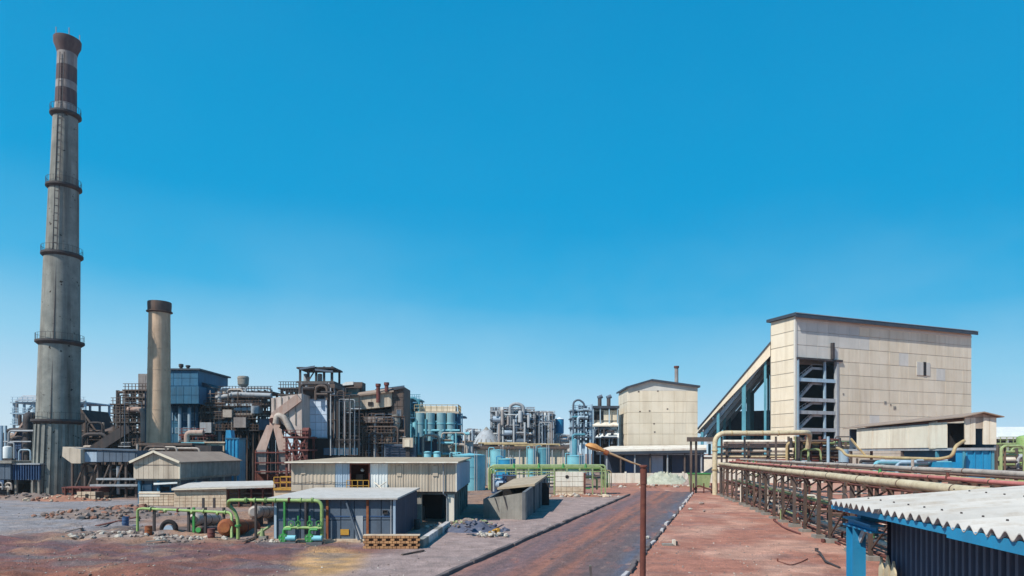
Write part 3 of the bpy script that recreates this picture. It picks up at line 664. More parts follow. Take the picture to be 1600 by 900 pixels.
part('floor_slab', MB().box(X0+.2, X1-.1, Y+.2, Y+D-.1, zb-.25, zb-.003), M_['conc'], t)
for i in range(5): part('column', MB().box(X1-.5,X1-.15,Y+.4+i*4.5,Y+.75+i*4.5,-.2,zb-.26), M_['conc'], t)
for i in range(3): part('column', MB().box(X0+.3+i*.1+(X1-X0-1.2)*i/2,X0+.65+i*.1+(X1-X0-1.2)*i/2,Y+.45,Y+.8,-.2,zb-.26), M_['tealdk'], t)
part('white_awning', MB().slab(P(240,756,Y),P(277,754,Y),P(277,750,Y+1.2),P(240,751,Y+1.2),.15), M_['whitesheet'], t)
window(t, 246, 268, 758, 770, Y+1.1, M_['tealdk'], M_['void'])
window(t, 220, 238, 756, 768, Y+1.1, M_['tealdk'])
Y = 85.0
t = thing('blockwork_wall', 'low cream and white blockwork wall in front of the raised gable shed', 'wall', (PX(247,Y), Y, 0))
part('core', MB().bx(217,279,772,790,Y,.35), M_['mortarpale'], t)
clad(t, P(217,790,Y), (1,0,0), 62*.085, 18*.085, 8, 4, M_['block'], t=.06, gap=.03, jit=.03, name='block')
part('render_panel', MB().bx(217,250,768,776,Y-.1,.1), M_['wallwhite'], t)
part('coping', MB().bx(216,280,770.5,772,Y-.15,.65), M_['block'], t)

# flat-roofed cream shed
Y = 83.0; D = 7
t = thing('flat_roofed_shed', 'low cream blockwork shed with a pale sloping flat roof and one dark open bay', 'shed', (PX(350,Y), Y, 0))
part('wall', MB().bx(272,354,762,794,Y,D), M_['mortarpale'], t)
clad(t, P(272,794,Y), (1,0,0), 82*.083, 31*.083, 9, 6, M_['block'], t=.05, gap=.02, jit=.015, name='block')
part('roof', MB().slab(P(268,763,Y-.5),P(430,758,Y-.5),P(426,751,Y+D),P(300,753,Y+D),.3), M_['cementroof'], t)
part('fascia', MB().slab(P(268,764.5,Y-.55),P(354,762,Y-.55),P(354,762,Y-.3),P(268,764.5,Y-.3),.12), M_['cream'], t)
part('bay_back_wall', MB().bx(354,426,764,794,Y+D-.8,.3), M_['rustdk'], t)
for i, x in enumerate((356, 373, 392, 410, 426)): part('bay_post', MB().bx(x-1,x+1,761,794,Y+.2,.25), M_['rustdk'], t)
for i in range(4): part('bay_slat', MB().bx(356,426,770+i*6,772+i*6,Y+.5,.1), M_['steel'], t)
for x, h in ((317,14), (334,14)): part('post', MB().bx(x-1.5,x+1.5,778,796,Y-1.5,.25), M_['dark'], t)

# yellow stair platform
Y = 80.0
t = thing('yellow_stair_platform', 'small yellow railed platform on a cream plinth at the end of the pale hall', 'platform', (PX(442,Y), Y, 0))
part('plinth', MB().bx(428,458,766,790,Y,2.5), M_['block'], t)
part('deck', MB().bx(427,459,763,766,Y-.2,2.9), M_['yellow'], t)
z = PZ(763,Y); railing(t, [(PX(428,Y),Y,z),(PX(458,Y),Y,z),(PX(458,Y),Y+2.3,z)], M_['yellow'], 1.4, .06, .6)
part('back_railing', MB().beam((PX(428,Y),Y+2.3,z+.7),(PX(458,Y),Y+2.3,z+.7),.1).beam((PX(428,Y),Y+2.3,z+1.4),(PX(458,Y),Y+2.3,z+1.4),.1), M_['yellow'], t)

# ------------------------------------------------------------------ pale hall on columns
Y = 63.6; D = 20
X0, X1 = PX(455,Y), PX(712,Y); zb, zt = PZ(768.5,Y), PZ(723,Y)
t = thing('raised_hall', 'long pale sheeted hall raised on concrete columns, with a dark doorway and yellow rail', 'hall', ((X0+X1)/2, Y, 0))
xd0, xd1 = PX(547,Y), PX(578,Y)
part('wall', MB().box(X0,xd0,Y,Y+.25,zb,zt).box(xd1,X1,Y,Y+.25,zb,zt).box(X1-.25,X1,Y+.25,Y+D,zb,zt).box(X0,X0+.25,Y+.25,Y+D,zb,zt).box(X0+.25,X1-.25,Y+D-.25,Y+D,zb,zt), M_['slate'], t)
part('floor', MB().box(X0+.26,X1-.26,Y+.02,Y+D-.26,zb,zb+.2), M_['deck'], t)
part('partition', MB().box(xd0-.6,xd1+.8,Y+2.4,Y+2.6,zb+.2,zt-.1), M_['rustdk'], t)
def wl(x0, x1, nu, m, ribs=0, y0=724, y1=768.5): clad(t, P(x0,y1,Y), (1,0,0), PX(x1,Y)-PX(x0,Y), PZ(y0,Y)-PZ(y1,Y), nu, 1, m, ribs=ribs and 3, t=.05)
wl(455,524,4,M_['beige'],5, y1=756); clad(t, P(455,768.5,Y), (1,0,0), 69*.0636, .75, 4, 1, M_['beige'])
wl(524,547,2,M_['bluegrey'],4); wl(578,606,2,M_['whitesheet'],4); wl(606,655,4,M_['beige'],5); wl(655,712,4,M_['beige'],5)
clad(t, (X1,Y,zb), (0,1,0), D, zt-zb-.05, 10, 1, M_['bluegrey'], ribs=4)  # right face in blue-grey panels, the shade on it painted in
part('roof', MB().slab((X0-.4,Y-.6,zt+.12),(X1+.3,Y-.6,zt+.1),(X1+.3,Y+D+.5,zt+.42),(X0-.4,Y+D+.5,zt+.42),.14), M_['tanroof'], t)
part('gutter', MB().box(X0-.4,X1+.3,Y-.75,Y-.605,zt-.02,zt+.1), M_['wallwhite'], t)
part('corner_trim', MB().box(X1-.02,X1+.12,Y-.12,Y+.1,zb,zt), M_['wallwhite'], t)
part('downpipe', MB().tube(fillet([(X1-1.2,Y-.68,zt-.02),(X1-1.2,Y-.2,zt-.35),(X1-1.2,Y-.2,zb-.2),(X1-.9,Y+.25,zb-.5),(X1-.9,Y+.25,-.1)],.15),.06,8), M_['steelpale'], t, True)
for x in (470, 620, 676): part('repair_patch', MB().bx(x,x+7+x%5,728+x%4,740+x%7,Y-.13,.04), M_['beige'], t)
part('door_frame', MB().box(xd0-.02,xd0+.1,Y-.13,Y+.1,zb+.2,zt-.05).box(xd1-.1,xd1+.02,Y-.13,Y+.1,zb+.2,zt-.05).box(xd0+.1,xd1-.1,Y-.13,Y+.1,zt-.2,zt-.05), M_['rustdk'], t)
part('cable', MB().tube([(X0+(xd0-X0)*i/12, Y-.16, zb+1.0-.12*math.sin(math.pi*((i%4)/4))) for i in range(13)],.025,6), M_['dark'], t, True)
part('balcony', MB().box(PX(534,Y),PX(606,Y),Y-1.2,Y-.15,zb-.05,zb+.14), M_['deck'], t)
railing(t, [(PX(546,Y),Y-1.1,zb+.14),(PX(580,Y),Y-1.1,zb+.14)], M_['yellow'], 1.05, .04, .45)
part('balcony_brace', MB().beam((PX(585,Y),Y-.2,zb+1),(PX(604,Y),Y-1.1,zb+.2),.08).beam((PX(604,Y),Y-.2,zb+1),(PX(588,Y),Y-1.1,zb+.2),.08), M_['wallwhite'], t)
part('machine', MB().box(xd0+.3,xd0+1.0,Y+1.2,Y+2,zb+.2,zb+1.7), M_['steel'], t)
part('hanging_light', MB().lathe([(.12,zt-.9),(.2,zt-.75),(.05,zt-.6)],10,((xd0+xd1)/2,Y+1.0)), M_['whitesheet'], t)
for i in range(7):
    y_ = Y+.35+i*3.2
    part('column', MB().box(X1-.85,X1-.2,y_,y_+.6,-.2,zb-.3), M_['wallwhite'] if i == 0 else M_['conc'], t)
    part('floor_beam', MB().box(X0+.3,X1-.1,y_+.05,y_+.5,zb-.3,zb-.003), M_['conc'], t)
for i in range(5): part('column', MB().box(X0+.3+i*3.0,X0+.9+i*3.0,Y+.35,Y+.95,-.2,zb-.3), M_['conc'], t)
part('undercroft_dark_screen', MB().box(X0+.3,X1-2.0,Y+4,Y+4.25,-.2,zb-.31).box(X1-2.0,X1-1.8,Y+4,Y+D-.4,-.2,zb-.31), M_['void'], t)  # dark screens added so that no light passes under the hall
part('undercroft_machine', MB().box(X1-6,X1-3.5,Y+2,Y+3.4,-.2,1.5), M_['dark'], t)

# ------------------------------------------------------------------ white-roofed panel building
Y = 51.0; D = 11.6
X0, X1 = PX(428,Y), PX(617,Y); zt = PZ(780,Y)
t = thing('white_roofed_building', 'low slate-grey panelled building with a white flat roof and rusty posts', 'building', ((X0+X1)/2, Y, 0))
part('wall', MB().box(X0,X1,Y,Y+D,-.2,zt), M_['navy'], t)
part('roof', MB().slab((X0-.35,Y-.55,zt+.14),(X1+.3,Y-.55,zt+.14),(X1+.3,Y+D+.3,zt+.30),(X0-.35,Y+D+.3,zt+.30),.13), M_['cementroof'], t)
clad(t, (X0,Y,0), (1,0,0), X1-X0, zt, 9, 2, M_['slate'], t=.07, ribs=0)
clad(t, (X1,Y,0), (0,1,0), D, zt, 5, 1, M_['navy'], t=.07, ribs=4)  # right side in navy: the dark of its unlit face painted into the sheets
for x, m in ((430,'bluegrey'), (511,'rust'), (574,'rust'), (616,'bluegrey')):
    part('rusty_post' if m == 'rust' else 'corner_post', MB().bx(x-1.8,x+1.8,781,846,Y-.22,.14), M_[m], t)
part('diagonal_strut', MB().beam(P(541,783,Y-.3), P(561,844,Y-.6), .14), M_['slate'], t)
part('dark_pillar', MB().bx(476,480,781,846,Y-.2,.12), M_['dark'], t)
part('notice', MB().bx(532,545,827,836,Y-.16,.05), M_['yellow'], t)
window(t, 598, 606, 797, 803, Y-.12, M_['dark'], M_['void'])
part('plinth', MB().box(X0-.1,X1+.05,Y-.35,Y-.09,-.2,.18), M_['block'], t)
part('door', MB().bx(556,567,806,845,Y-.13,.04), M_['steelpale'], t)
part('rail_strip', MB().bx(512,616,806,807.5,Y-.12,.04), M_['bluedk'], t); part('rail_strip', MB().bx(432,510,812,813.2,Y-.12,.04), M_['bluedk'], t)
part('downpipe', MB().tube([P(611,782,Y-.2),P(611,845,Y-.2)],.045,8), M_['steelpale'], t, True)

# honeycomb brick wall
Y = 46.9
X0 = PX(569,Y); X1 = PX(655,Y); n = 13; h = .98
t = thing('brick_wall', 'low honeycomb wall of tan bricks before the white-roofed building', 'wall', ((X0+X1)/2, Y, 0))
part('core', MB().box(X0,X1,Y+.05,Y+.3,-.2,h-.02), M_['mortar'], t)
bw = (X1-X0)/n; bme = MB().box(-bw*.44,bw*.44,-.14,0.16,0,.155).mesh('brick', M_['brick'])
for j in range(5):
    for i in range(n):
        x = X0+bw*(i+.5+(.5 if j%2 else 0)-.25)
        if x > X1 or (j in (1,3) and i % 2): continue
        piece('brick', bme, t, (x, Y+rng.uniform(-.02,.02), .02+j*.19), rng.uniform(-.03,.03))
part('coping', MB().box(X0-.05,X1+.05,Y-.12,Y+.34,h-.03,h+.05), M_['block'], t)
t = thing('low_kerb_wall', 'low pale concrete ledge running back from the brick wall under the raised hall', 'ledge', (*(G(656,850).xy), 0))
a, c = P(657,846,47.5), P(700,826,60); a.z = c.z = 0
d = (c-a)
for i in range(6):
    p = a+d*(i/6)+Z*.25; q = a+d*((i+.96)/6)+Z*.25
    part('ledge_block', MB().beam(p, q, .45, .7), M_['kerbw'] if i % 3 else M_['conc'], t)

# ------------------------------------------------------------------ concrete trough box
t = thing('concrete_bunker', 'open-topped grey concrete bunker with a sloped tan roof at its rear, beside the road', 'bunker', (PX(800,72), 72, 0))
A, B = P(755,780,69), P(821,769,67); Cc = P(855,744,94.6); Bm = B.lerp(Cc, .42)
A0, B0, C0, Bm0 = [Vector((q.x, q.y, -.2)) for q in (A, B, Cc, Bm)]
BL = A + (Bm-B); BL0 = Vector((BL.x, BL.y, -.2))
def wallq(name, a, b, a0, b0, m, th=.35):
    n = (b-a).cross(Z).normalized()*-th
    return part(name, MB().add([a0,b0,b,a,a0+n,b0+n,b+n,a+n],[(0,1,2,3),(5,4,7,6),(1,5,6,2),(4,0,3,7),(3,2,6,7),(4,5,1,0)]), m, t)
wallq('front_wall', A, B, A0, B0, M_['conc']); wallq('flank_wall', B, Cc, B0, C0, M_['concd']); wallq('flank_wall', BL, A, BL0, A0, M_['concd'])  # flanks in a darker concrete that carries the shade of the side face
for f in (.34, .56):
    q = A.lerp(B, f); part('crack_joint', MB().beam(Vector((q.x+.4, q.y-.03, .2)), q+Vector((-.3,-.03,-.05)), .14, .06), M_['dark'], t)
for f in (.3, .55, .8):
    q = B.lerp(Cc, f); part('pier', MB().box(q.x-.1,q.x+.14,q.y-.25,q.y+.25,-.2,q.z), M_['concd'], t)
K, L_ = P(777,762,76), P(834,756,74.5)
part('rear_roof', MB().slab(K, L_+Vector((.1,0,.0)), Cc+Vector((.1,.3,.25)), P(803,748,95), .25), M_['tanroof'], t)
part('rear_back_wall', MB().box(K.x,Cc.x-.2,86,86.3,-.2,3.0), M_['void'], t)
part('floor', MB().add([A0+Z*.3,B0+Z*.3,C0+Z*.3,Vector((K.x,94,.1))],[(0,1,2,3)]), M_['deck'], t)

# ------------------------------------------------------------------ green water pipes, tanks and pumps
t = thing('upper_green_pipe', 'light green pipe bending down from head height beside the white-roofed building', 'pipe', (*(G(372,840).xy), 0))
Yp = 50.2
part('run', MB().tube(fillet([P(372,842,52.5),P(372,812,52.5),P(366,797,52.5),P(357,790,52.5),P(357,781.5,51.5),P(400,781.5,Yp),P(503,782.5,Yp),P(503,842,Yp)],.6,6),.14,12), M_['green'], t, True)
part('flange', MB().cyl(P(372,820,52.5),P(372,822.5,52.5),.24), M_['greendk'], t)
for x in (384, 415, 452, 488):
    for k in (-.045, .045): c = P(x,781.7,Yp)+Vector((k,0,0)); part('bolted_flange', MB().tube([c-Vector((.02,0,0)), c+Vector((.02,0,0))], .215, 14), M_['rustdk' if x == 452 else 'green'], t)
for x in (398, 430, 470): part('collar', MB().cyl(P(x-1,781.8,Yp),P(x+1.2,781.8,Yp),.2), M_['green'], t)
for x, m in ((399,'dark'), (444,'greendk'), (477,'dark')): part('support_post', MB().bx(x-1.5,x+1.5,784,842,Yp-.1,.2), M_[m], t)
t = thing('lower_green_pipe', 'light green pipe on dark posts along the edge of the rubble yard', 'pipe', (*(G(215,826).xy), 0))
part('run', MB().tube(fillet([P(215,830,57.5),P(215,796,57.5),P(222,794.5,57.5),P(362,801,54),P(362,841,53)],.45,6),.115,12), M_['green'], t, True)
for x, yb, Yy in ((240,830,56.8),(294,836,55.6),(302,836,55.5),(320,836,55),(349,838,54.3)): part('support_post', MB().bx(x-1.6,x+1.6,793,yb,Yy+.25,.2), M_['dark' if x != 302 else 'greendk'], t)
for x, Yy in ((235,57),(278,56),(318,55),(352,54.2)):
    c = P(x,794.9+(x-222)*.045,Yy); part('bolted_flange', MB().tube([c-Vector((.05,0,0)), c+Vector((.05,0,0))], .19, 14), M_['rustdk' if x == 278 else 'green'], t)
for x, Yy in ((258,56.5),(300,55.5),(340,54.5)): part('collar', MB().cyl(P(x-1.5,796.5+(x-222)*.046,Yy),P(x+1.5,796.7+(x-222)*.046,Yy),.17), M_['green'], t)
def htank(name, label, px0, px1, py, Y, D, r, m, me_, saddle=True):
    p, q = P(px0,py,Y), P(px1,py,Y+D); d = (q-p).normalized()
    t = thing(name, label, 'tank', (p.x, p.y, 0))
    part('shell', MB().tube([p-d*.25,p-d*.12,p,q,q+d*.12,q+d*.25],[r*.6,r*.9,r,r,r*.9,r*.6],20), m, t, True)
    part('end_plate', MB().tube([p-d*.31,p-d*.26],[r*.62,r*.62],16), me_, t)
    for f in (.15, .5, .85):
        c = p.lerp(q, f)
        if f != .5: part('saddle', MB().box(c.x-r*.8,c.x+r*.8,c.y-.2,c.y+.2,-.2,c.z-r*.6), M_['dark'], t)
        part('band', MB().tube([c-d*.05,c+d*.05],[r+.03,r+.03],20), M_['dark'], t, True)
    return t
htank('cylinder_tank', 'orange rusty cylinder tank with its round end towards the haul track', 353, 395, 824, 53.5, 6, .72, M_['rust'], M_['rust'])
htank('cylinder_tank', 'long dull grey cylinder tank lying left of the orange rusty tank', 304, 338, 812, 57, 7, .55, M_['pipegrey'], M_['dark'])
htank('cylinder_tank', 'thin dark cylinder tank lying on the ground under the lower green pipe', 312, 348, 828, 55.5, 5, .36, M_['steel'], M_['greendk'])
htank('cylinder_tank', 'pale grey cylinder tank behind the orange rusty tank', 398, 424, 800, 60, 7, .6, M_['pipegrey'], M_['stackpale'])
t = thing('tyre', 'big dark ring standing in the rubble with a pale blue hub', 'tyre', (*(G(263,834).xy), 0))
c = P(264,826,56.0)
ring = [c+Vector((math.cos(a)*.62, 0, math.sin(a)*.62)) for a in [2*math.pi*i/20 for i in range(21)]]
part('tread', MB().tube(ring,.2,8), M_['void'], t, True); part('hub', MB().tube([c+Vector((0,-.12,-.1)),c+Vector((0,.15,-.1))],[.42,.42],16), M_['bluegrey'], t, True)
def pump(label, px, py, Y, m):
    g = P(px,py,Y); t = thing('pump', label, 'pump', (g.x, g.y, 0), 0)
    z0 = 0
    part('base', MB().box(g.x-.5,g.x+.7,g.y-.25,g.y+.25,-.15,.15), M_['concd'], t)
    part('casing', MB().cyl((g.x-.3,g.y-.18,.45),(g.x-.3,g.y+.18,.45),.34,n=16), m, t, True)
    part('motor', MB().cyl((g.x-.1,g.y,.42),(g.x+.65,g.y,.42),.22,n=14), M_['tealpale'], t, True)
    part('outlet', MB().tube(fillet([(g.x-.3,g.y,.7),(g.x-.3,g.y,1.1),(g.x+.3,g.y,1.1)],.2),.1,8), m, t, True)
    for k in range(4): part('bolt', MB().cyl((g.x-.45+.3*(k%2),g.y-.24,.3+.3*(k//2)),(g.x-.45+.3*(k%2),g.y-.18,.3+.3*(k//2)),.04,n=6), M_['steelpale'], t)
    return t
pump('green pump at the left foot of the white-roofed building, nearest the orange tank', 449, 843, 49.6, M_['greendk'])
pump('green pump with a pale motor beside the first rusty post of the white-roofed building', 490, 843, 49.4, M_['greendk'])
t = thing('valve_manifold', 'green pipe manifold with valve wheels above the two pumps', 'valve manifold', (*(G(470,842).xy), 0))
Yv = 49.9
part('header', MB().tube(fillet([P(444,842,Yv),P(444,824,Yv),P(503,825,Yv)],.3),.12,10), M_['green'], t, True)
for x in (466, 484): part('riser', MB().tube([P(x,824,Yv),P(x,806,Yv)],.08,8), M_['greendk'], t, True)
for x in (455, 466, 484, 498):
    c = P(x, 818, Yv-.1); part('valve_wheel', MB().tube([c+Vector((math.cos(a)*.2, 0, math.sin(a)*.2)) for a in [2*math.pi*i/12 for i in range(13)]],.035,6), M_['greendk'], t, True)
    part('valve_body', MB().cyl(P(x,826,Yv),P(x,818,Yv),.13,.07,10), M_['greenpale'], t, True)
t = thing('hydrant_valve', 'pale dusty valve with two arms lying left of the white-roofed building', 'valve', (*(G(412,842).xy), 0))
part('body', MB().cyl(P(410,838,51.5),P(410,826,51.5),.2,.12,12), M_['greenpale'], t, True); part('arm', MB().tube([P(400,836,51.5),P(422,822,51.5)],.11,8), M_['greenpale'], t, True); part('foot', MB().bx(404,416,838,844,51.3,.5), M_['conc'], t)

# ------------------------------------------------------------------ smelter range behind the sheds
Y = 117.0
t = thing('blue_hopper', 'bright blue ribbed hopper tower beyond the roof of the raised gable shed', 'hopper', (PX(362,Y), Y, 0))
part('body', MB().bx(352,373,686,768,Y,3), M_['blue'], t)
part('chute', MB().pprism([(352,686),(362,686),(360,672),(353,672)], Y+.3, 1.6), M_['blue'], t)
part('cap', MB().bx(351.5,373.5,684,686,Y-.2,3.4), M_['tealdk'], t)
for i in range(4): part('rib', MB().bx(353+i*5.5,354.5+i*5.5,687,768,Y-.15,.15), M_['blue'], t)
t = thing('blue_cabin', 'flat light blue cabin roofline just above the tan roof of the gable shed', 'cabin', (PX(302,Y), Y, 0))
part('body', MB().bx(284,318,693,768,Y,4), M_['blue'], t); part('roof', MB().bx(283,319,691,693,Y-.3,4.6), M_['tealpale'], t)
for i in range(3): window(t, 287+i*10, 294+i*10, 697, 703, Y-.05)
t = thing('cream_cabin', 'plain cream cabin between the blue cabin and the bright blue hopper', 'cabin', (PX(335,Y), Y, 0))
part('body', MB().bx(318.5,351,692,768,Y+.2,4), M_['conc'], t); part('roof', MB().bx(318,351.5,690,692,Y-.2,4.8), M_['block'], t)
clad(t, P(319,768,Y+.2), (1,0,0), 32*.117, 76*.117, 3, 5, M_['block'])
t = thing('red_pipe_bridge', 'short red-brown pipe bridge with a rusty elbow above the blue cabin', 'pipe bridge', (PX(305,119), 119, 0))
steelwork(t, 286, 320, [679,688], 119, 3, 3, M_['redsteel'], cw=.3)
part('elbow', MB().tube(fillet([P(292,692,118.5),P(292,676,118.5),P(318,676,118.5)],1),.5,10), M_['pink'], t, True)

Y = 136.0
t = thing('smelter_steelwork', 'dark crowded smelter steelwork with pipes and dusty pale ducts beside the teal boiler house', 'steelwork', (PX(370,Y), Y, 0))
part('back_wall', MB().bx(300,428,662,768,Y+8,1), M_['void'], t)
steelwork(t, 306, 366, [636,650,664,684], Y, 7, 7, M_['dark'], cw=.4)
steelwork(t, 345, 424, [612,627,642,660,684], Y+1, 7, 9, M_['dark'], cw=.4)
pipes(t, 306, 424, 612, 700, Y-.5, 7, 40, [M_['dark'], M_['steel'], M_['steelpale'], M_['pipegrey'], M_['steelblue']], (.15,.5), 11)
for x0, x1, y0, y1, m in ((312,330,660,676,'steelpale'),(365,384,652,668,'stackpale'),(392,404,634,646,'steelpale'),(348,362,640,652,'pipegrey'),(404,420,655,672,'slate')):
    part('duct_box', MB().bx(x0,x1,y0,y1,Y-2.6,2.5), M_[m], t)
pipes(t, 304, 426, 610, 702, Y-1.2, 6, 70, [M_['dark'], M_['trestle'], M_['steelpale'], M_['slate'], M_['steel'], M_['pipegrey']], (.05,.14), 64)
steelwork(t, 320, 424, [634,654,672], Y-1.5, 1.2, 12, M_['trestle'], cw=.16, th=.12)
for x in (341, 357, 400, 413): vessel(t, x, 612, 632, 4, Y+1, M_['dark'], 'cyclone')
part('roof_duct', MB().tube([P(338,622,Y-.5),P(368,616,Y-.5),P(424,618,Y-.5)],[.5]*3,10), M_['steelpale'], t, True)
pipes(t, 334, 425, 606, 622, Y, 5, 14, [M_['steelpale'], M_['pipegrey'], M_['steelblue']], (.12,.3), 51)
Y = 140.0
t = thing('pale_surge_tank', 'pale round tank with a tapered neck perched high on the smelter steelwork', 'tank', (PX(380,Y), Y, PZ(640,Y)))
s_ = Y/F; zz = lambda p: PZ(p, Y)
part('shell', MB().lathe([(8*s_,zz(601)),(8.6*s_,zz(590)),(7.5*s_,zz(588)),(.1,zz(587))],20,(PX(380,Y),Y)), M_['conc'], t, True)
part('neck', MB().lathe([(8*s_,zz(601)),(4*s_,zz(606)),(3.6*s_,zz(614))],16,(PX(380,Y),Y)), M_['conc'], t, True)
part('base_box', MB().bx(374,389,612,640,Y-1,2.5), M_['stackpale'], t)
part('rim', MB().lathe([(8.9*s_,zz(591.5)),(8.9*s_,zz(590.5))],20,(PX(380,Y),Y)), M_['pipegrey'], t, True)

# dust hopper with its forked chutes
Y = 115.0
t = thing('forked_dust_hopper', 'dusty pink forked hopper with two splayed chutes like an upside-down V', 'hopper', (PX(427,Y), Y, 0))
def frus(name, q0, q1, m, n=None): return part(name, MB().add([P(*q) for q in q0]+[P(*q) for q in q1], [(0,1,5,4),(1,2,6,5),(2,3,7,6),(3,0,4,7),(3,2,1,0),(4,5,6,7)]), m, t)
def quad(x0, x1, y, d0=0, d1=2.5): return [(x0,y,Y+d0),(x1,y,Y+d0),(x1,y,Y+d1),(x0,y,Y+d1)]
frus('chute', quad(417,428,664), quad(400,416,703,-.5,3), M_['pink'])
frus('chute', quad(426,437,664), quad(435,452,703,-.5,3), M_['pink'])
part('neck', MB().lathe([(9*.115,PZ(668,Y)),(9*.115,PZ(652,Y)),(6*.115,PZ(646,Y))],16,(PX(427,Y),Y+1.2)), M_['pink'], t, True)
part('round_door', MB().cyl(P(425,657,Y-.05),P(425,657,Y+.4),.5,n=14), M_['rustdk'], t)
frus('chute_leg', quad(400,416,703,-.5,3), quad(403,415,740,0,2.5), M_['stackpale'])
frus('chute_leg', quad(435,452,703,-.5,3), quad(436,447,740,0,2.5), M_['stackpale'])
for x in (399, 418, 434, 453): part('column', MB().bx(x-.8,x+.8,703,768,Y-.6,.3), M_['rustdk'], t)
for y in (706, 722, 736): part('cross_beam', MB().bx(398,455,y,y+2,Y-.8,.3), M_['redsteel'], t)
part('base_frame', MB().bx(398,462,740,768,Y+1,3), M_['rustdk'], t)
part('hood', MB().pprism([(424,645),(430,646),(441,662),(458,676),(472,683),(471,615),(424,622)], Y-1, 5), M_['hoodpale'], t)
for i in range(4): part('hood_rib', MB().bx(428+i*11,429+i*11,622-i*1.5,646+i*6,Y-1.15,.14), M_['conc'], t)
part('slope_plate', MB().beam(P(468,621,Y-1.3), P(428,651,Y-1.3), .5, 1.5), M_['pink'], t)
part('arch_duct', MB().tube(fillet([P(431,662,Y-1.4),P(433,648,Y-1.4),P(444,652,Y-1.4),P(456,676,Y-1.4)],1.6),[.55]*14,12), M_['pipegrey'], t, True)
part('dark_throat', MB().pprism([(436,668),(452,680),(472,690),(472,683),(458,676),(441,662)], Y-.6, 3), M_['void'], t)
Y = 119.0
t = thing('furnace_building', 'tall sooty furnace building with a pale blue clad wall and open rooftop frame', 'furnace building', (PX(500,Y), Y, 0))
part('core', MB().bx(470,522,598,768,Y,9), M_['dark'], t)
front(t, 475,511,624,684,Y-.3,4,5,M_['iceblue'])
part('clad_backing', MB().bx(474,511.5,623,685,Y-.28,.25), M_['steelpale'], t)
part('dark_parapet', MB().bx(468,523,600,606,Y-.6,10), M_['steel'], t)
pipes(t, 466, 525, 598, 625, Y-1, 1, 12, [M_['dark'], M_['steel'], M_['steelpale']], seed=12)
steelwork(t, 469, 519, [574,596], Y+1, 5, 5, M_['dark'], base=600, rail=False)
part('frame_roof', MB().slab(P(468,575,Y),P(492,571,Y),P(492,571,Y+7),P(468,575,Y+7),.35), M_['slate'], t)
part('frame_roof', MB().slab(P(492,576,Y),P(520,579,Y),P(520,579,Y+7),P(492,576,Y+7),.35), M_['slate'], t)
for x in (478, 500): vessel(t, x, 584, 597, 3.5, Y+3, M_['steelpale'], 'fan_cowl')
pipes(t, 513, 565, 606, 712, Y-1.4, 2, 26, [M_['dark'], M_['trestle'], M_['slate'], M_['steelpale'], M_['steel']], (.05,.12), seed=66)
steelwork(t, 440, 472, [606,616], Y+2, 5, 5, M_['dark'], base=640)
part('lower_wall', MB().bx(478,560,685,768,Y-1,1), M_['void'], t)
for i in range(5): window(t, 506+i*11, 515+i*11, 700, 711, Y-1.1, M_['tealdk'], M_['slate'])
t = thing('red_braced_frame', 'red oxide braced steel frame beside the pink forked hopper', 'steel frame', (PX(462,113), 113, 0))
steelwork(t, 448, 479, [682,702,722], 113, 4, 3, M_['redsteel'], cw=.35, dm=M_['redsteel'])
for i in range(2):
    part('cross_brace', MB().beam(P(448+i*15,720,112.7),P(463+i*15,684,112.7),.25), M_['redsteel'], t); part('cross_brace', MB().beam(P(463+i*15,720,112.6),P(448+i*15,684,112.6),.25), M_['redsteel'], t)
part('red_drum', MB().cyl(P(474,676,113.5),P(484,676,113.5),.9,n=14), M_['redsteel'], t, True)

# beige concentrator
Y = 126.0
t = thing('beige_concentrator', 'large beige and brown plant block with a long cream gallery and two rusty vents', 'plant building', (PX(575,Y), Y, 0))
part('core', MB().bx(518,630,618,768,Y+2.5,9), M_['dark'], t)
part('gallery', MB().pprism([(519,645),(596,637),(612,634),(612,612),(560,617),(519,622)], Y-1, 3.4), M_['beige'], t)
for i in range(9):
    a, c = 519+i*10.2, 519+(i+1)*10.2; tp = lambda x: 622-(x-519)*.105; bt = lambda x: 645-(x-519)*.105
    part('cladding_panel', MB().pprism([(a+.2,bt(a)-.5),(c-.2,bt(c)-.5),(c-.2,tp(c)+.5),(a+.2,tp(a)+.5)], Y-1.1-rng.random()*.03, .11), M_['beige'], t)
part('gallery_roof', MB().slab(P(517,621,Y-1.6),P(615,610,Y-1.6),P(615,606,Y+3),P(517,617,Y+3),.3), M_['brownroof'], t)
part('upper_storey', MB().pprism([(517,618),(560,613),(560,604),(517,608)], Y+2, 6), M_['conc'], t)
part('upper_roof', MB().slab(P(515,607,Y+1.5),P(565,603,Y+1.5),P(565,603,Y+9),P(515,607,Y+9),.35), M_['steel'], t)
part('vent_hood', MB().pprism([(528,603),(552,601),(552,596),(540,597)], Y+3, 4), M_['whitesheet'], t)
part('vent_box', MB().bx(553,566,597,611,Y+3,3), M_['steel'], t)
part('tower', MB().pprism([(612,768),(631,768),(631,604),(612,606)], Y-.5, 8), M_['steel'], t)
part('tower_roof', MB().slab(P(586,613,Y-1),P(632,604,Y-1),P(632,602,Y+8),P(586,608,Y+8),.3), M_['roofdark'], t)
clad(t, P(613,690,Y-.5), (1,0,0), 17*.126, 82*.126, 2, 6, M_['steel'])
for x, y0, y1 in ((593.5,601,630),(606.5,599,613)):
    part('rusty_vent', MB().lathe([(.38,PZ(y1,Y)),(.38,PZ(y0+5,Y)),(.52,PZ(y0+4,Y)),(.52,PZ(y0,Y)),(.3,PZ(y0,Y))],12,(PX(x,Y),Y-1.6)), M_['redsteel'], t, True)
part('soffit', MB().pprism([(519,655),(612,645),(612,639),(519,647)], Y-.5, 3), M_['void'], t)
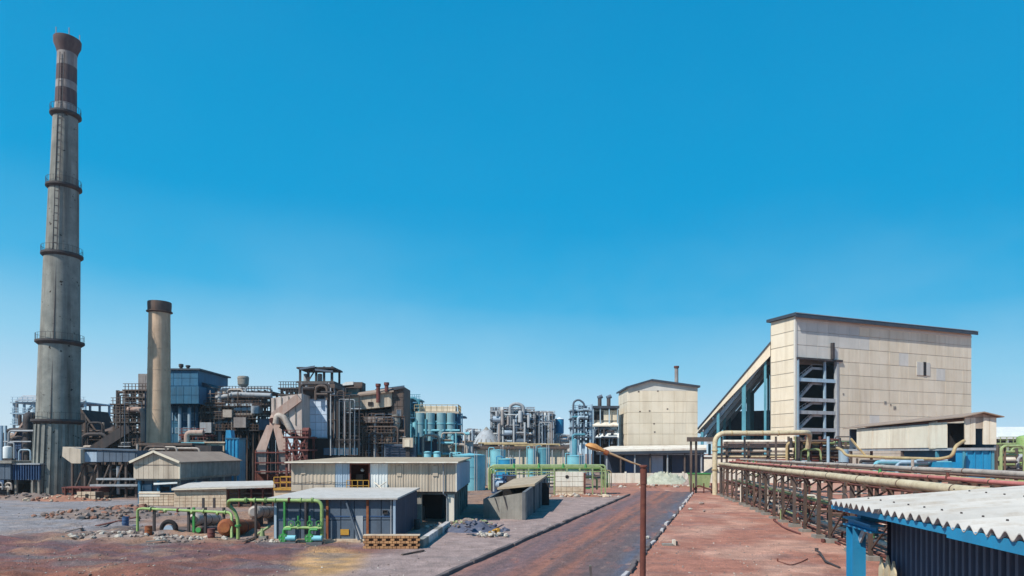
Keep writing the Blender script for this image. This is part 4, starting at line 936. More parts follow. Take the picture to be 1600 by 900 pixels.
part('bin', MB().bx(537,567,653,668,Y-1.5,3), M_['beige'], t); part('bin_hopper', MB().add([P(537,668,Y-1.5),P(567,668,Y-1.5),P(567,668,Y+1.5),P(537,668,Y+1.5),P(548,686,Y-.6),P(558,686,Y-.6),P(558,686,Y+.6),P(548,686,Y+.6)],[(0,1,5,4),(1,2,6,5),(2,3,7,6),(3,0,4,7)]), M_['conc'], t)
part('bin', MB().bx(568,606,651,660,Y-2,3), M_['stackpale'], t)
part('curved_chute', MB().tube(fillet([P(618,648,Y-1.6),P(620,662,Y-1.6),P(612,680,Y-1.6),P(604,690,Y-1.6)],1.5),.75,12), M_['conc'], t, True)
for i, x in enumerate((536, 552, 562, 576, 590, 604, 616, 629)): part('column', MB().bx(x-1.4,x+1.4,655,768,Y-.6,.4), M_['dark'], t)
for y in (668, 684, 698): part('floor_beam', MB().bx(560,632,y,y+3,Y-.9,.4), M_['steel'], t)
part('fan_casing', MB().cyl(P(571,690,Y-2),P(571,690,Y-.8),1.2,n=18), M_['slate'], t, True)
part('fan_casing', MB().cyl(P(555,697,Y-2.2),P(555,697,Y-1.2),.45,n=14), M_['whitesheet'], t, True)
pipes(t, 522, 634, 645, 715, Y-2.2, 2, 60, [M_['dark'], M_['trestle'], M_['slate'], M_['steelpale'], M_['steel']], (.05,.13), seed=65)
steelwork(t, 528, 612, [660,676,692], Y-2.4, 1.2, 9, M_['trestle'], cw=.16, th=.12)
pipes(t, 535, 632, 660, 715, Y-2, 1.6, 22, [M_['dark'], M_['steel'], M_['slate'], M_['steelpale']], seed=13)
window(t, 619, 627, 640, 652, Y-.6, M_['stackpale'], M_['slate']); window(t, 575, 583, 628, 634, Y-1.15, M_['dark'], M_['void'])
part('low_block', MB().bx(600,648,694,768,Y-3,2), M_['slate'], t)
for i in range(5): part('louvre', MB().bx(602,646,696+i*4,698+i*4,Y-3.15,.16), M_['navy'], t)
t = thing('cream_switch_box', 'small square cream box mounted beside the beige plant block', 'box', (PX(637,122), 122, PZ(699,122)))
part('box', MB().bx(629,645,684,699,122,2), M_['beige'], t); part('door', MB().bx(632,640,687,698,121.9,.1), M_['cream'], t); part('post', MB().bx(634,640,699,768,122.5,.6), M_['dark'], t)

# ------------------------------------------------------------------ teal tower and silo battery
Y = 152.0
t = thing('teal_pipe_tower', 'slim teal steel tower wrapped in pipes next to the beige plant block', 'pipe tower', (PX(643,Y), Y, 0))
steelwork(t, 634, 655, [624,637,652,668,684], Y, 5, 4, M_['teal'], dm=M_['tealdk'])
pipes(t, 634, 656, 622, 695, Y-1, 5, 14, [M_['teal'], M_['tealpale'], M_['tealdk']], (.15,.4), 14)
part('gooseneck', MB().tube(fillet([P(640,640,Y-1),P(640,620,Y-1),P(655,626,Y-1),P(655,650,Y-1)],1.4),.35,10), M_['teal'], t, True)
for x in (637, 648): vessel(t, x, 660, 690, 3.2, Y-.5, M_['tealpale'], 'column_vessel')
t = thing('silo_battery', 'battery of tall teal silos under a cream railed top deck', 'silo battery', (PX(690,Y), Y, 0))
for x in (658.5, 674, 691, 706): vessel(t, x, 646, 705, 7.0 if x < 700 else 6.5, Y, M_['siloteal'], 'silo', dome=False, dy=-1.9, n=24)
for x in (666, 683, 700, 714): vessel(t, x, 646, 705, 6.5, Y+3.5, M_['tealdk'], 'silo', dome=False)
for x in (658.5, 674, 691, 706): part('ring', MB().lathe([(7.5*.152,PZ(663.5,Y)),(7.5*.152,PZ(661.5,Y))],18,(PX(x,Y),Y-1.9)), M_['tealpale'], t, True)
part('top_deck', MB().bx(649,717,643,646,Y-1.6,8), M_['beige'], t)
part('deck_house', MB().bx(655,712,634,643,Y,4), M_['beige'], t)
front(t, 655,712,634.5,643,Y,6,1,M_['cream'])
z = PZ(643,Y); railing(t, [(PX(649,Y),Y-1.5,z),(PX(717,Y),Y-1.5,z),(PX(717,Y),Y+6,z)], M_['pipetan'], 1.5, .08, 1.2)
for x in (651, 667, 683, 699, 715, 722): part('column', MB().bx(x-.8,x+.8,646,768,Y-1.6,.4), M_['tealdk'], t)
part('walkway', MB().bx(649,722,662,664,Y-1.8,.9), M_['tealdk'], t)
part('end_panel', MB().bx(703,720,648,692,Y-1.2,.2), M_['tealdk'], t)
part('stair', MB().beam(P(722,700,Y),P(712,650,Y),.6,.3), M_['teal'], t)
part('end_deck', MB().bx(714,727,650,652,Y-1,6), M_['tealdk'], t)
pipes(t, 640, 724, 664, 705, Y-2.6, 1, 10, [M_['teal'], M_['tealdk'], M_['steelpale'], M_['dark']], (.05,.12), 67)
pipes(t, 649, 722, 655, 705, Y-2.4, .8, 10, [M_['teal'], M_['tealpale'], M_['dark']], (.12,.3), 15)
Y = 135.0
t = thing('mixed_pump_house', 'cluster of small grey and cream plant boxes at the foot of the silo battery', 'plant boxes', (PX(690,Y), Y, 0))
for x0, x1, y0, m in ((650,664,684,'slate'),(664,676,690,'slate'),(676,690,686,'navy'),(690,704,688,'conc'),(704,722,694,'beige'),(722,738,690,'steelpale')):
    part('plant_box', MB().bx(x0,x1,y0,768,Y+rng.random(),3), M_[m], t); part('box_roof', MB().bx(x0-.5,x1+.5,y0-1.5,y0,Y-.4,4), M_['tealpale' if rng.random()<.4 else 'brownroof'], t)
pipes(t, 652, 738, 676, 715, Y-1, .8, 12, [M_['pipegrey'], M_['pipetan'], M_['tealpale']], seed=16)
for x, lab in ((668,'small turquoise drum just above the pale hall roof, left one of two'),(683,'small turquoise drum just above the pale hall roof, right one of two')):
    q = thing('drum_tank', lab, 'tank', (PX(x,110), 110, 0)); vessel(q, x, 705, 768, 5.5, 110, M_['tealpale'], 'shell'); part('lid', MB().lathe([(.68,PZ(708,110)),(.68,PZ(706.5,110))],16,(PX(x,110),110)), M_['teal'], q, True)

# ------------------------------------------------------------------ pale refinery
Y = 195.0
PAL = [M_['steelpale'], M_['steelpale'], M_['whitesheet'], M_['stackpale'], M_['slate'], M_['bluegrey']]
t = thing('conical_shed', 'brownish cone-roofed store left of the pale pipework refinery', 'store', (PX(756,Y), Y, 0))
sY = Y/F
part('cone_roof', MB().lathe([(22*sY,PZ(694,Y)),(14*sY,PZ(680,Y)),(4*sY,PZ(670,Y)),(.1,PZ(668,Y))],28,(PX(760,Y),Y)), M_['steelpale'], t, True)
part('wall', MB().lathe([(21*sY,0),(21*sY,PZ(693,Y))],28,(PX(760,Y),Y)), M_['dark'], t, True)
for k in range(9): part('roof_rib', MB().beam(P(760,668,Y-.3)+Vector((0,0,.1)), Vector((PX(760,Y)+math.cos(math.pi+k*math.pi/8)*22*sY, Y+math.sin(math.pi+k*math.pi/8)*22*sY, PZ(693,Y))), .3), M_['conc'], t)
def refinery(label, x0, x1, levels, nc, seed, n, Y):
    t = thing('process_unit', label, 'process unit', (PX((x0+x1)/2,Y), Y, 0))
    steelwork(t, x0, x1, levels, Y, 9, nc, M_['steelpale'], cw=.5, dm=M_['slate'])
    pipes(t, x0, x1, levels[0]-6, 698, Y-1.5, 9, n*2, PAL, (.12,.36), seed)
    return t
t = refinery('pale grey process unit with a big bent overhead pipe, tallest in the refinery', 768, 834, [642,655,668,682], 8, 21, 40, Y)
part('overhead_pipe', MB().tube(fillet([P(797,668,Y-2),P(797,634,Y-2),P(806,630,Y-2),P(818,634,Y-2),P(818,648,Y-2)],2.2),.5,12), M_['steelpale'], t, True)
pipes(t, 766, 836, 636, 698, Y-2, 10, 60, PAL+[M_['dark'], M_['trestle']], (.07,.16), 62)
for x, y0, y1, hw in ((780,662,697,2.2),(785,640,664,2.6),(813,642,660,3.4),(826,648,668,2.2),(803,655,697,1.8),(820,660,697,1.6),(776,642,650,2),(794,650,664,2)): vessel(t, x, y0, y1, hw, Y-2.5, rng.choice(PAL[:4]), 'column_vessel')
for x0, x1, y in ((788,802,676),(806,818,690),(770,782,655)): part('drum', MB().cyl(P(x0,y,Y-1.6),P(x1,y,Y-1.6),.9,n=14), rng.choice(PAL), t, True)
t = refinery('lower pale process unit of tangled pipes left of the bright blue round tank', 836, 866, [648,662,676], 5, 22, 26, Y+4)
pipes(t, 832, 868, 644, 698, Y-1, 9, 36, PAL+[M_['dark']], (.07,.16), 63)
for x, y0, y1, hw in ((830,652,697,1.6),(842,655,678,2.4),(852,644,666,1.7),(861,660,688,2)): vessel(t, x, y0, y1, hw, Y+2, rng.choice(PAL[:4]), 'column_vessel')
t = refinery('sparse pale blue pipe frame between the silo battery and the cone-roofed store', 728, 752, [676,686], 4, 23, 9, Y+30)
Y = 205.0
t = thing('bright_blue_tank', 'bright blue round tank on a white stand at the right end of the refinery', 'tank', (PX(874,Y), Y, 0))
vessel(t, 874, 655, 677, 7, Y, M_['blue'], 'shell', dome=False); part('roof', MB().lathe([(7.2*.205,PZ(655,Y)),(.1,PZ(652,Y))],20,(PX(874,Y),Y)), M_['whitesheet'], t, True)
part('stand', MB().bx(868,880,677,742,Y-1,2), M_['whitesheet'], t)
t = thing('white_low_depot', 'low white depot with pale blue roof right of the bright blue round tank', 'depot', (PX(880,Y), Y, 0))
part('wall', MB().bx(862,896,686,742,Y-4,5), M_['whitesheet'], t); part('roof', MB().slab(P(860,688,Y-5),P(897,688,Y-5),P(897,683,Y+2),P(860,683,Y+2),.4), M_['steelblue'], t)
pipes(t, 864, 896, 680, 700, Y-5.5, 1, 8, PAL, (.2,.4), 24)

# long wall and tank farm behind the hall
Y = 138.0
t = thing('long_pipe_shelter', 'long low pale wall under a dark flat roof behind the turquoise tanks', 'shelter', (PX(815,Y), Y, 0))
part('wall', MB().bx(742,886,701,760,Y,2), M_['wallwhite'], t)
front(t, 742,886,703,726,Y,14,1,M_['cream'])
part('roof', MB().bx(740,889,697.5,701,Y-1.2,4), M_['steel'], t)
for i in range(9): part('post', MB().bx(743+i*17,744.6+i*17,701,758,Y-1,.25), M_['steelpale'], t)
pipes(t, 742, 886, 692, 697, Y-.5, 1, 8, [M_['pipegrey'], M_['steelpale'], M_['pipetan']], (.1,.22), 25)
def tank(label, x, y0, y1, hw, Y, m, top=None):
    t = thing('round_tank', label, 'tank', (PX(x,Y), Y, 0)); k = Y/F; zt = PZ(y0,Y)
    part('shell', MB().lathe([(hw*k,0),(hw*k,zt)],24,(PX(x,Y),Y)), M_[m], t, True)
    part('lid', MB().lathe([(hw*k*1.04,zt-.02),(hw*k*1.04,zt+.14),(.1,zt+hw*k*.16)],24,(PX(x,Y),Y)), M_[top or m], t, True)
    for f in (.35, .68): part('hoop', MB().lathe([(hw*k*1.015,zt*f),(hw*k*1.015,zt*f+.14)],24,(PX(x,Y),Y)), M_[m], t, True)
    part('ladder', MB().beam((PX(x,Y)+hw*k*.4,Y-hw*k*.95,0),(PX(x,Y)+hw*k*.4,Y-hw*k*.95,zt+.8),.12).beam((PX(x,Y)+hw*k*.4+.4,Y-hw*k*.93,0),(PX(x,Y)+hw*k*.4+.4,Y-hw*k*.93,zt+.8),.12), M_['steelpale'], t)
    part('top_pipe', MB().tube(fillet([(PX(x,Y)-hw*k*.5,Y,zt),(PX(x,Y)-hw*k*.5,Y,zt+.6),(PX(x,Y)-hw*k*1.2,Y,zt+.6),(PX(x,Y)-hw*k*1.2,Y,0)],.3),.08,8), M_[m], t, True)
tank('wide flat pale turquoise tank behind the right end of the pale hall roof', 733, 712, 760, 25, 122, 'tealpale')
tank('pale turquoise tank in the middle of the long wall, partly behind the small blue tank', 778, 704, 760, 12, 128, 'tealpale')
tank('short deep blue tank with a turquoise lid nearest the pale hall', 792, 718, 745, 13.5, 116, 'blue', 'tealpale')
tank('light turquoise tank with rounded shadowed side left of the striped teal tank', 831, 702, 758, 6.5, 130, 'tealpale')
tank('teal tank standing in the right part of the tank row before the pale wall', 850, 701, 758, 9.5, 131, 'teal', 'tealpale')
tank('low turquoise tank behind the green pipe rack, furthest right in the tank row', 899, 713, 758, 13, 128, 'tealpale')

# ------------------------------------------------------------------ green pipe rack
Y = 108.0
t = thing('green_pipe_rack', 'faded green pipe rack crossing behind the concrete bunker towards the road', 'pipe rack', (PX(860,Y), Y, 0))
for i, x in enumerate((772, 790, 806, 826, 846, 866, 886, 906, 926, 940, 946)):
    part('rack_post', MB().bx(x-1,x+1,730,774,Y,.22).bx(x-1,x+1,730,774,Y+2.6,.22).bx(x-1,x+1,732,734,Y+.22,2.4), M_['greenpale'], t)
for i, (y, d, r, m) in enumerate(((729,.2,.15,'greenpale'),(731.5,.9,.12,'green'),(727,1.6,.17,'greenpale'),(733,2.3,.11,'greendk'),(737,.1,.08,'greenpale'),(735,1.2,.08,'pipetan'))):
    part('rack_pipe', MB().tube(fillet([P(764+i*2,765,Y+d),P(764+i*2,y,Y+d),P(940+i*3,y,Y+d),P(940+i*3,762,Y+d)],.6),r,8), M_[m], t, True)
for x in (803, 842, 880, 915): part('valve', MB().cyl(P(x,731,Y+.1),P(x,724,Y+.1),.25,.12,8), M_['greendk'], t, True)
pipes(t, 770, 940, 738, 765, Y+1, 1.5, 10, [M_['greenpale'], M_['dark'], M_['greendk']], (.08,.18), 31)
Y = 104.0
t = thing('white_stained_block', 'white block wall stained red at its foot, under the green pipe rack', 'wall', (PX(892,Y), Y, 0))
part('core', MB().bx(868,912,737,776,Y,1), M_['mortar'], t)
clad(t, P(868,776,Y), (1,0,0), 44*.104, 39*.104, 5, 5, M_['wallwhite'], t=.08, gap=.03, name='block', alt=lambda i, j: M_['block'] if j < 2 else None)
part('rusty_gate_post', MB().bx(912,915,739,776,Y-.2,.3), M_['rustdk'], t)
part('pipe_hole', MB().cyl(P(886,745,Y-.12),P(886,745,Y-.08),.3,n=10), M_['void'], t)
Y = 111.0
t = thing('dark_machine_group', 'dark blue and black machinery heap between the bunker and the green rack', 'machinery', (PX(788,Y), Y, 0))
part('casing', MB().bx(768,790,748,771,Y-8,2), M_['bluedk'], t); part('engine', MB().bx(786,806,744,771,Y-7,2.5), M_['dark'], t)
part('drum', MB().cyl(P(772,757,Y-9),P(786,757,Y-9),.7,n=14), M_['bluegrey'], t, True)
pipes(t, 766, 808, 740, 768, Y-9, 1, 8, [M_['dark'], M_['bluedk'], M_['steelpale']], (.1,.2), 32)

# ------------------------------------------------------------------ tube tower and stepped plant left of the gable block
Y = 172.0
t = thing('tube_tower', 'grey-teal braced tower with a round arched top left of the cream gable block', 'tower', (PX(908,Y), Y, 0))
steelwork(t, 894, 922, [640,653,667,682], Y, 5, 4, M_['steelblue'], cw=.45, dm=M_['slate'])
part('arched_pipe', MB().tube(fillet([P(896,690,Y-1),P(896,628,Y-1),P(904,624,Y-1),P(913,630,Y-1),P(913,690,Y-1)],2.5),.26,10), M_['slate'], t, True)
pipes(t, 894, 924, 632, 695, Y-1.4, 5, 16, [M_['slate'], M_['steelblue'], M_['teal']], (.2,.45), 33)
vessel(t, 898, 686, 730, 4, Y-9, M_['teal'], 'column_vessel')
Y = 184.0
t = thing('stepped_plant_house', 'stepped plant house with dark eaves and open floors against the cream gable block', 'plant house', (PX(946,Y), Y, 0))
part('upper_block', MB().bx(927,967,640,661,Y,6), M_['conc'], t); front(t, 943,964,641,657,Y,3,1,M_['cream'])
part('upper_roof', MB().bx(924,968,634,638,Y-1.2,8), M_['roofdark'], t)
part('opening', MB().bx(928,942,643,656,Y-.1,.1), M_['void'], t)
part('middle_roof', MB().slab(P(925,664,Y-2),P(966,664,Y-2),P(966,658,Y+1),P(936,658,Y+1),.4), M_['wallwhite'], t)
part('middle_block', MB().bx(928,966,664,738,Y+.3,5), M_['void'], t)
part('mezzanine', MB().bx(926,966,667,671,Y-1,1.6), M_['steelblue'], t); part('low_roof', MB().slab(P(930,683,Y-2),P(967,683,Y-2),P(967,672,Y),P(940,674,Y),.3), M_['whitesheet'], t)
for x in (927, 938, 952, 965): part('column', MB().bx(x-.8,x+.8,638,742,Y-1,.3), M_['steelblue'], t)
for x in (937, 951): 
    vessel(t, x, 622, 635, 3, Y+1, M_['dark'], 'roof_vent'); part('vent_cap', MB().cyl(P(x-3,622,Y+1),P(x+4,619,Y+1),.6,n=10), M_['slate'], t, True)
pipes(t, 926, 966, 668, 694, Y-1.5, 1, 8, [M_['slate'], M_['dark'], M_['steelpale']], (.15,.35), 34)

# cream gable block
Y = 178.0
t = thing('gable_block', 'tall plain cream sheeted block with a shallow gable roof in the middle distance', 'building', (PX(1035,Y), Y, 0))
X0, X1, XR = PX(981,Y), PX(1090,Y), PX(1018,Y); ze, zr, zl = PZ(604,Y), PZ(594,Y), PZ(605,Y)
part('wall', MB().prism([(X0,0),(X1,0),(X1,ze-.2),(XR,zr-.2),(X0,zl-.2)], Y, Y+15), M_['cream'], t)
hs = [3.1]*8
clad(t, (X0,Y,.2), (1,0,0), X1-X0, 0, 6, 8, M_['cream'], heights=[3.02]*8, vgap=.006, gap=.07)
clad(t, (X0,Y+15,.2), (0,-1,0), 15, 0, 2, 8, M_['cream'], heights=[3.02]*8, vgap=.006, gap=.07)
def gp(z0): return [(x, z) for x, z in ((X0,z0),(X1,z0),(X1,ze-.1),(XR,zr-.15),(X0,zl-.1))]
part('gable_panel', MB().prism([(a, b) for a, b in gp(.2+3.02*8)], Y-.08, Y), M_['creamg'], t)
part('roof', MB().slab((XR,Y-.9,zr+.25),(X1+.5,Y-.9,ze+.2),(X1+.5,Y+16,ze+.2),(XR,Y+16,zr+.25),.5), M_['roofdark'], t)
part('roof', MB().slab((X0-.6,Y-.9,zl+.1),(XR,Y-.9,zr+.25),(XR,Y+16,zr+.25),(X0-.6,Y+16,zl+.1),.5), M_['roofdark'], t)
for x, y in ((998,612),(1028,611),(1043,639),(1000,643),(1022,662),(1015,642),(1023,675)): part('loose_patch', MB().bx(x-1.2,x+1.2,y-1,y+1,Y-.14,.05), M_['steel'], t)
t = thing('thin_flue', 'thin pale flue rising behind the cream gable block', 'flue', (PX(1057,200), 200, 0))
part('pipe', MB().lathe([(.62,0),(.58,PZ(573,200))],14,(PX(1057,200),200)), M_['stackpale'], t, True); part('cap', MB().lathe([(.8,PZ(575,200)),(.8,PZ(572,200))],14,(PX(1057,200),200)), M_['rustdk'], t, True)
Y = 158.0
t = thing('long_open_store', 'long low open-fronted store with dark eaves in front of the cream gable block', 'store', (PX(1030,Y), Y, 0))
part('roof', MB().slab(P(932,703,Y-1),P(1104,700,Y-1),P(1104,695,Y+9),P(955,697,Y+9),.5), M_['wallwhite'], t)
part('fascia', MB().slab(P(932,706,Y-1.05),P(1104,703,Y-1.05),P(1104,703,Y-.6),P(932,706,Y-.6),.7), M_['roofdark'], t)
part('back_wall', MB().bx(945,1100,704,752,Y+5,.4), M_['navy'], t)
for i, x in enumerate((948, 970, 992, 1016, 1043, 1070, 1096)): part('column', MB().bx(x-1,x+1,704,752,Y-.4,.35), M_['steel'] if i % 2 else M_['steelpale'], t)
for x0, x1, m in ((977,990,'bluedk'),(994,1014,'slate'),(1018,1036,'bluegrey'),(1050,1068,'navy')): part('stacked_panel', MB().bx(x0,x1,712,752,Y+2,1), M_[m], t)
part('beam', MB().bx(940,1102,709,711,Y-.3,.3), M_['steelpale'], t)
Y = 150.0
t = thing('white_boundary_wall', 'long low whitewashed boundary wall at the end of the road', 'wall', (PX(1080,Y), Y, 0))
part('core', MB().bx(946,1335,739,757,Y,.3), M_['mortar'], t)
front(t, 946,1335,739,757,Y,26,1,M_['wallwhite'],name='wall_panel',gap=.08,jit=.05)
for i in range(14): part('pier', MB().bx(946+i*30,949+i*30,737,757,Y-.2,.2), M_['wallwhite'], t)

# ------------------------------------------------------------------ great cream building with stair bay and lean-to
BA = math.atan2(.36, .933); BC = Vector((PX(1242,160), 160, 0))
t = thing('cream_warehouse', 'huge cream sheeted building with a dark roof edge, an open stair bay and steep lean-to', 'warehouse', BC, BA)
BM = MW[t.name]; B3 = BM.to_3x3()
def bw_(x, y, z): return BM @ Vector((x, y, z))
class LB(MB):                              # authored in the building's own frame
    def done(s): s.v = [BM @ q for q in s.v]; return s
LEN, HT, DEP = 65.2, 41.2, 8.2
hs = [3.4]*9 + [3.53]*3; cw = LEN/9
ox = cw*2-.25; oz = 30.6
part('wall', LB().box(ox,LEN,0,.4,0,HT).box(0,ox,0,.4,oz,HT).box(LEN-.4,LEN,.4,DEP,0,HT).box(.4,LEN-.4,DEP-.25,DEP,0,HT).box(0,.35,.0,8,0,HT).done(), M_['creamg'], t)
clad(t, bw_(0,0,0), B3@Vector((1,0,0)), LEN, 0, 18, 12, M_['cream'], t=.14, gap=.09, vgap=.004, heights=hs, jit=.03, skip=lambda i,j: i < 4 and j < 9,
     alt=lambda i, j: M_['creamg'] if (i < 6 and j >= 9 and not (i > 3 and j == 9)) or (i*7+j*5) % 23 == 0 else None)
clad(t, bw_(0,8,0), B3@Vector((0,-1,0)), 8, 0, 1, 12, M_['cream'], t=.14, gap=.14, vgap=.02, heights=hs, jit=.02)
clad(t, bw_(LEN,0,0), B3@Vector((0,1,0)), DEP, 0, 1, 12, M_['cream'], t=.14, gap=.14, vgap=.02, heights=hs)
part('roof', LB().prism([(-.9,HT+.02),(LEN+.9,HT+.02),(LEN+.9,HT+.55),(-.9,HT+.75)], -1.2, DEP+.6).done(), M_['roofdark'], t)
part('roof_fascia', LB().box(-1.0,LEN+1.0,-1.4,-1.205,HT-.5,HT+.45).done(), M_['roofdark'], t)
part('roof_trim', LB().box(-1.05,LEN+1.05,-1.5,-1.41,HT+.5,HT+.62).done(), M_['steelpale'], t)
part('eaves_strip', LB().box(.2,LEN,-.22,-.15,HT-1.2,HT-.6).done(), M_['creamg'], t)
part('corner_trim', LB().box(-.2,.35,-.32,.2,0,HT).done(), M_['creamg'], t)
part('downpipe', LB().box(.5,.9,-.5,-.2,0,oz).done(), M_['steelblue'], t)
part('lintel', LB().box(.2,ox+1.2,-.6,-.16,oz-.1,oz+.4).done(), M_['dark'], t)
part('jamb', LB().box(ox-.7,ox-.05,-.4,.5,0,oz-.12).done(), M_['steelpale'], t)
part('jamb', LB().box(.36,1.0,-.14,.5,0,oz-.12).done(), M_['steelblue'], t)
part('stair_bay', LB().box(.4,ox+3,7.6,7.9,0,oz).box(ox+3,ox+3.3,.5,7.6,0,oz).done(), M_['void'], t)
part('bay_post', LB().box(ox-4.2,ox-3.7,.2,.7,8,oz-.1).done(), M_['steelblue'], t)
lv = [4.0, 8.4, 13.0, 17.4, 20.6, 25.6]
for i, z in enumerate(lv):
    part('landing', LB().box(1.0,ox-.7,.3,7.5,z-.25,z+.0).done(), M_['deck'], t)
    part('landing_beam', LB().box(1.01,ox-.71,-.05,.28,z-.55,z+.35).done(), M_['steelblue'] if i in (0,1,5) else M_['steelpale'], t)
    zn = (lv+[29.5])[i+1]; b = LB()
    b.beam((2.2,1.2,z),(6.8,1.2,zn-.8),.25,.7).beam((6.8,1.2,zn-.8),(ox-4,1.2,zn-.8),.25,.6)
    part('stair_flight', b.done(), M_['steelpale'], t)
    b = LB().beam((2.2,1.0,z+1.1),(6.8,1.0,zn+.2),.1,.1).beam((6.8,1.0,zn+.2),(ox-4,1.0,zn+.2),.1,.1)
    for k in range(5): x = 2.4+k*1.05; zz_ = z+(zn-.8-z)*(x-2.2)/4.6; b.beam((x,1.0,zz_),(x,1.0,zz_+1.0),.08)
    part('handrail', b.done(), M_['steelpale'], t)
for x, z in ((11.4,33.2),(20.2,33.8)):
    pass
part('wall_bracket', LB().box(11.6,12.3,-.9,-.2,oz+.45,oz+4.6).done(), M_['dark'], t)
xw = 45.5; zw = 30.2
part('window', LB().box(xw-2.6,xw+2.6,-.3,-.17,zw-1.8,zw+1.8).done(), M_['creamg'], t); part('window_gap', LB().box(xw-.1,xw+1.0,-.34,-.31,zw-1.9,zw+1.9).done(), M_['void'], t)
for x, z, a in ((31,20.5,.7),(34.5,19.2,.8),(16,22.3,.4),(33,20.0,.4)): part('torn_patch', LB().box(x-a*.6,x+a*.6,-.26,-.18,z-a*.5,z+a*.5).done(), M_['conc'], t)
# rest of the building behind the stair tower
LP = bw_(0, 8.3, 0); RP = bw_(LEN-.5, 8.3, 0); dd = Vector((.42, .9075, 0))
b = MB(); ft = [LP, RP, RP+dd*32, LP+dd*32]; b.add(ft+[q+Z*(HT-1.5) for q in ft], [(0,1,5,4),(1,2,6,5),(2,3,7,6),(3,0,4,7),(4,5,6,7)]); part('rear_block', b, M_['creamg'], t)
# lean-to: steep roof over blue columns, turned along the yard
LM = Matrix.Translation(LP) @ Matrix.Rotation(math.atan2(-.42, .9075), 4, 'Z')
class LL(MB):
    def done(s): s.v = [LM @ q for q in s.v]; return s
lx, lz0, lz1, yf, DL = -18.2, 13.4, 35.6, 0.0, 32.0
part('lean_to_roof', LL().prism([(-.02,lz1-1.0),(-.02,lz1),(lx,lz0),(lx-.4,lz0-.9)], yf, DL).done(), M_['steelpale'], t)
part('lean_to_fascia', LL().prism([(.0,lz1-3.1),(.0,lz1+.1),(lx-.1,lz0+.1),(lx-1.3,lz0-1.6)], yf-.35, yf-.01).done(), M_['cream'], t)
part('lean_to_capping', LL().prism([(.0,lz1+.12),(.0,lz1+.6),(lx-.3,lz0+.5),(lx-.3,lz0+.12)], yf-.6, DL+.4).done(), M_['roofdark'], t)
for k in range(7):
    f = (k+.6)/7; x = lx*f; z = lz1+(lz0-lz1)*f-1.05
    part('purlin', LL().box(x-.2,x+.2,yf+.3,DL-.5,z-.65,z-.0).done(), M_['steelpale'], t)
for k in range(4):
    y = yf+2+k*9; part('rafter', LL().beam((-.3,y,lz1-2.4),(lx+.2,y,lz0-2.4),.35,.9).done(), M_['steelblue'], t)
for x, ww in ((-1.3,.3),(-6.6,.5),(-13.2,.35),(-17.4,.35)):
    for y in (yf+.6, yf+15, yf+29): part('lean_to_column', LL().box(x-ww,x+ww,y-ww,y+ww,0,lz1+(lz0-lz1)*(x/lx)-1.6).done(), M_['teal'], t)
part('lean_to_back_wall', LL().box(lx,-.1,DL-3,DL-2.6,0,20).done(), M_['slate'], t)
part('lean_to_crane_beam', LL().box(lx+2,-.4,yf+.2,yf+.7,9.5,10.3).done(), M_['steelpale'], t)
part('stored_heap', LL().add([(lx+3,DL-4,0),(-1,DL-4,0),(-1,yf+8,0),(lx+3,yf+8,0),(-4,yf+18,12),(-10,yf+18,9)],[(0,1,4,5),(1,2,4),(2,3,5,4),(3,0,5)]).done(), M_['stoned'], t)
part('pale_hood', LL().prism([(-14.2,7),(-11.6,7),(-11.6,13.2),(-12.6,12.2)], yf-3, yf-1).done(), M_['tealpale'], t)
part('low_annexe', LL().box(lx+1,-.5,yf-3.5,yf-.7,0,6).done(), M_['wallwhite'], t)
part('annexe_roof', LL().box(lx+.6,-.1,yf-4,yf-.6,6.0,6.4).done(), M_['whitesheet'], t)

# ------------------------------------------------------------------ pipe racks on the right
RA, RB = Vector((34.7, 107, 0)), Vector((19.6, 19, 0)); RDV = (RB-RA).normalized(); RN = Vector((-RDV.y, RDV.x, 0))   # RN points away from the road
if RN.x < 0: RN = -RN
def rk(d, o, z): return RA + RDV*d + RN*o + Z*z
ORD = ['first','second','third','fourth','fifth','sixth','seventh','eighth','ninth','tenth','eleventh','twelfth','thirteenth','fourteenth','fifteenth','sixteenth','seventeenth','eighteenth','nineteenth','twentieth','twenty-first','twenty-second','twenty-third']
NT = 23
for i in range(NT):
    d = 1.2+i*3.8+rng.uniform(-.55,.55); g = rk(d, 0, 0)
    t = thing('pipe_trestle', f'rusty two-legged trestle under the long pipes, {ORD[i]} from the white wall end', 'trestle', g, 0, 'trestles of the long pipe rack')
    for o in (0, 4.4):
        a = rk(d+rng.uniform(-.12,.12), o+rng.uniform(-.12,.06), 0); b = rk(d, o, 4.92)
        part('column', MB().beam(a-Z*.2, b, .24, .28, up=RDV), M_['trestle'] if (i+int(o)) % 4 else M_['steel'], t)
        part('footing', MB().box(a.x-.4,a.x+.4,a.y-.4,a.y+.4,-.2,.22+.1*rng.random()), M_['conc'], t)
    part('crossbeam', MB().beam(rk(d,-.5,4.8), rk(d,5.0,4.8), .22, .26), M_['trestle'], t)
    part('upper_beam', MB().beam(rk(d,1.2,5.36), rk(d,5.0,5.36), .16, .2), M_['trestle'], t)
    for o in (1.3, 3.3, 4.8): part('stub_post', MB().beam(rk(d,o,4.9), rk(d,o,5.27), .14), M_['trestle'], t)
    part('low_beam', MB().beam(rk(d,0,2.2), rk(d,4.4,2.2), .16, .2), M_['trestle'], t)
    part('knee_brace', MB().beam(rk(d,.05,3.9), rk(d,1.2,4.7), .12), M_['trestle'], t)
    if i % 2 == 0: part('cross_brace', MB().beam(rk(d,.1,.4), rk(d,4.3,2.1), .1), M_['trestle'], t)
    elif i < NT-1: part('long_brace', MB().beam(rk(d,.0,.6), rk(d+3.8,.0,3.2), .1), M_['trestle'], t)
